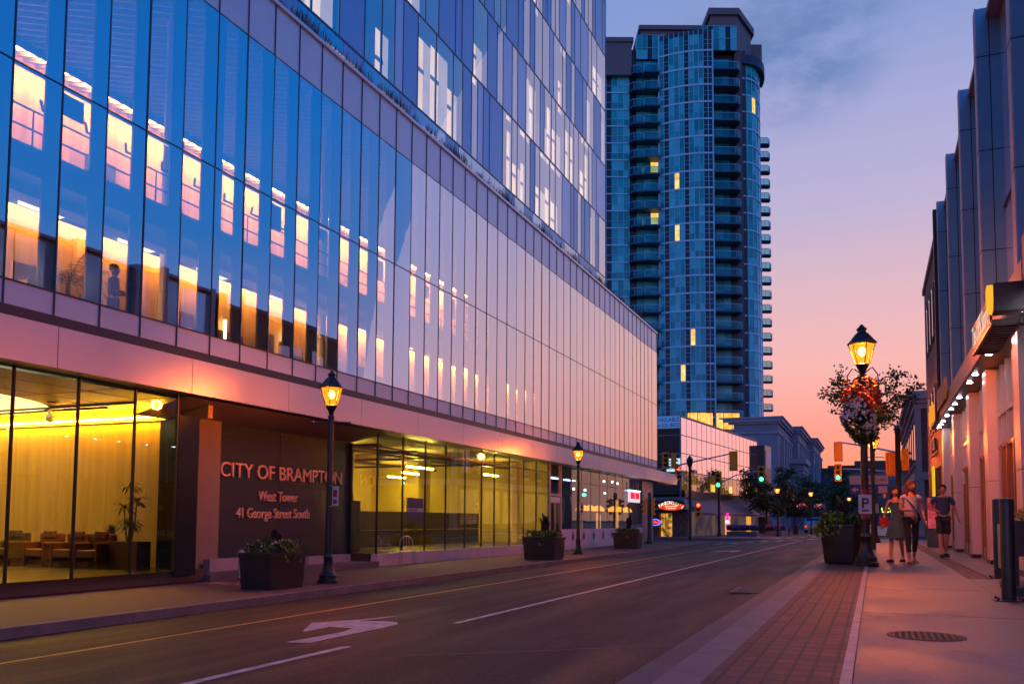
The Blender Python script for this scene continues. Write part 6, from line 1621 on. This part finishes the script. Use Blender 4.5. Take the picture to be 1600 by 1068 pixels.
# palm upstairs, lobby plants and seats
t = thing('palm_plant', 'potted palm with arching fronds behind the upper left windows beside the silhouetted person', 'plant', (-14.75, 12.25, 4.43))
rng = random.Random(8)
b = MB(); b.lathe([(.16, 0), (.2, .4), (.18, .4), (.17, .34)], n=14); b.build('pot', pot_m, t)
b = MB()
for dx, dy, h in ((-.06, .05, 1.25), (.05, -.07, 1.05), (.03, .1, .9)): b.path([(dx * .5, dy * .5, .3), (dx * 1.5, dy * 1.5, h * .7), (dx * 2.2, dy * 2.2, h)], [.03, .025, .02], 6)
b.build('stems', bark, t)
b = MB()
for i in range(22):
    a = 2.4 * i; el = rng.uniform(.2, 1.3); p = Vector((.08 * math.cos(a), .08 * math.sin(a), 1.05 + .02 * (i % 8))); d = Vector((math.cos(a) * math.cos(el), math.sin(a) * math.cos(el), math.sin(el)))
    pts = []
    for s_ in range(9): pts.append(p.copy()); p = p + d * .10; d = (d + Vector((0, 0, -.19))).normalized()
    b.path(pts, .006, 4)
    for s_ in range(1, 9):
        for sg in (-1, 1):
            dd = (pts[s_] - pts[s_ - 1]).normalized(); lat = dd.cross(Vector((0, 0, 1))).normalized() * sg
            q = pts[s_]; e = q + (dd * .5 + lat * .55 + Vector((0, 0, -.5))) * .22; wv = dd * .012; b.add([q - wv, q + wv, e], [(0, 1, 2)])
b.build('fronds', leaf_dark, t)
t = thing('lobby_plant', 'tall dracaena with drooping leaf heads in the lobby beside the dark planter box', 'plant', (-15.55, 14.75, -.3))
b = MB(); b.box(-.5, .45, -.2, .2, 0, .62); b.build('planter_box', M('box_maroon', (.06, .018, .015), .5), t)
b = MB(); heads = [(.0, 0, 1.85), (.14, .05, 1.5), (-.12, -.05, 1.35), (-.1, .08, 1.0), (.12, -.08, .95)]
for h in heads: b.path([(h[0] * .3, h[1] * .3, .6), (h[0] * .8, h[1] * .8, h[2] * .7), h], [.02, .018, .012], 6)
b.build('stems', bark, t)
b = MB()
for h in heads:
    for i in range(34):
        a = 2.4 * i; strap(b, h, (math.cos(a), math.sin(a), rng.uniform(-.1, 1.6)), rng.uniform(.28, .44), .022, 1.9, rng.choice([0, 1]), 5)
b.build('leaves', [leaf_dark, leaf_mid], t)
for (x, z, l, n) in ((-17.75, .32, 'small bushy plant on the lobby seating ledge, left of the spiky one', 0), (-16.45, .30, 'small upright spiky plant on the lobby seating ledge', 1)):
    t = thing('lobby_plant', l, 'plant', (x, 15.1, z)); b = MB(); b.lathe([(.07, -.5), (.08, 0), (.06, 0)], n=10); b.build('pot', pot_m, t)
    b = MB()
    for i in range(60):
        a = 2.4 * i; up = rng.uniform(.2, 1.2) if n == 0 else rng.uniform(1.6, 5); strap(b, (0, 0, 0), (math.cos(a), math.sin(a), up), rng.uniform(.16, .3) * (1.6 if n else 1), .014, .9 if n == 0 else .2, rng.choice([0, 1]), 4)
    b.build('leaves', [leaf_dark, leaf_mid], t)
b = MB(); b.box(-27, -16.1, 15.05, 15.4, -.3, .12); tag(b.build('seating_ledge', M('ledge_brown', (.10, .05, .02), .6)), 'long low brown ledge behind the armchairs along the lobby wall', 'ledge')
def armchair(label, x, col, prot=None):
    t = thing('armchair', label, 'armchair', (x, 14.55, -.3), 0, 'low armchairs along the lobby wall'); m = M('upholstery', col, .8, var=.15, vs=9)
    def soft(x0, x1, y0, y1, z0, z1, nm):
        o = MB().box(x0, x1, y0, y1, z0, z1).build(nm, m, t); bv = o.modifiers.new('b', 'BEVEL'); bv.width = .03; bv.segments = 2; return o
    soft(-.27, .27, -.28, .25, .24, .42, 'seat'); soft(-.34, .34, .16, .32, .24, .78, 'backrest'); soft(-.36, -.28, -.28, .2, .14, .58, 'armrest'); soft(.28, .36, -.28, .2, .14, .58, 'armrest'); soft(-.2, .2, .12, .2, .66, .84, 'cushion')
    for sx in (-1, 1):
        for sy in (-1, 1): MB().tube((sx * .3, sy * .24, 0), (sx * .3, sy * .24, .2), .018, n=6).build('leg', dark_metal, t)
for x, c, l in ((-20.3, (.24, .12, .02), 'yellow tan lobby armchair cut by the left edge'), (-19.15, (.10, .07, .02), 'dark olive lobby armchair, second from the left edge'), (-18.0, (.17, .06, .02), 'orange lobby armchair under the small bushy plant'),
                (-17.1, (.14, .045, .02), 'rust orange lobby armchair between two narrow mullions'), (-16.35, (.09, .02, .015), 'dark red lobby armchair beside the tall dracaena box')): armchair(l, x, c)

# more of what stands in the upper rooms
b = MB()
for y in (7.9, 9.95, 14.9, 21.0, 27.0, 33.0): b.tube((-14.9, y, 4.4), (-14.9, y, 12.6), .13, n=14)
part('column', b, M('column_grey', (.45, .42, .42), .35))
b = MB()
for y, z, w, h in ((16.2, 8.9, 1.6, .9), (22.4, 9.4, 1.2, .8), (29.5, 9.2, 2.0, 1.0), (12.9, 9.6, 1.0, 1.2)): b.box(-19.79, -19.74, y * 1.3, y * 1.3 + w, z, z + h)
for y, w in ((17.2, 1.1), (24.2, 1.3), (31.6, 1.2)): b.box(-15.59, -15.5, y, y + w, 4.9, 5.7)
part('wall_panel', b, M('dark_panel', (.08, .06, .07), .5))
b = MB()
for i in range(12): b.box(-15.2, -14.8, 11.4 + i * 2.4, 12.3 + i * 2.4, 6.90, 6.97); pass
part('ceiling_fixture', b, EM('fixture', (1, .72, .40), 3.2))


b = MB()
for k, h in ((1, .7), (7, 1.1), (9, .5), (12, 1.0), (15, .8), (17, 1.2), (21, .6), (24, 1.0)):
    y = Y0 + 6 + k * 1.0; b.box(XF - .16, XF - .15, y + .03, y + .6, 8.78 - h * .6, 8.78)
part('roller_blind', b, M('blind_cloth', (.55, .45, .36), .8))
b = MB()
for y in (9.4, 11.3, 15.6, 19.4, 23.3, 28.4): b.box(-15.2, -14.7, y, y + .5, 4.43, 5.35); b.box(-15.2, -15.12, y, y + .5, 5.35, 5.75)
part('lounge_seat', b, M('lounge_tan', (.45, .26, .12), .7))
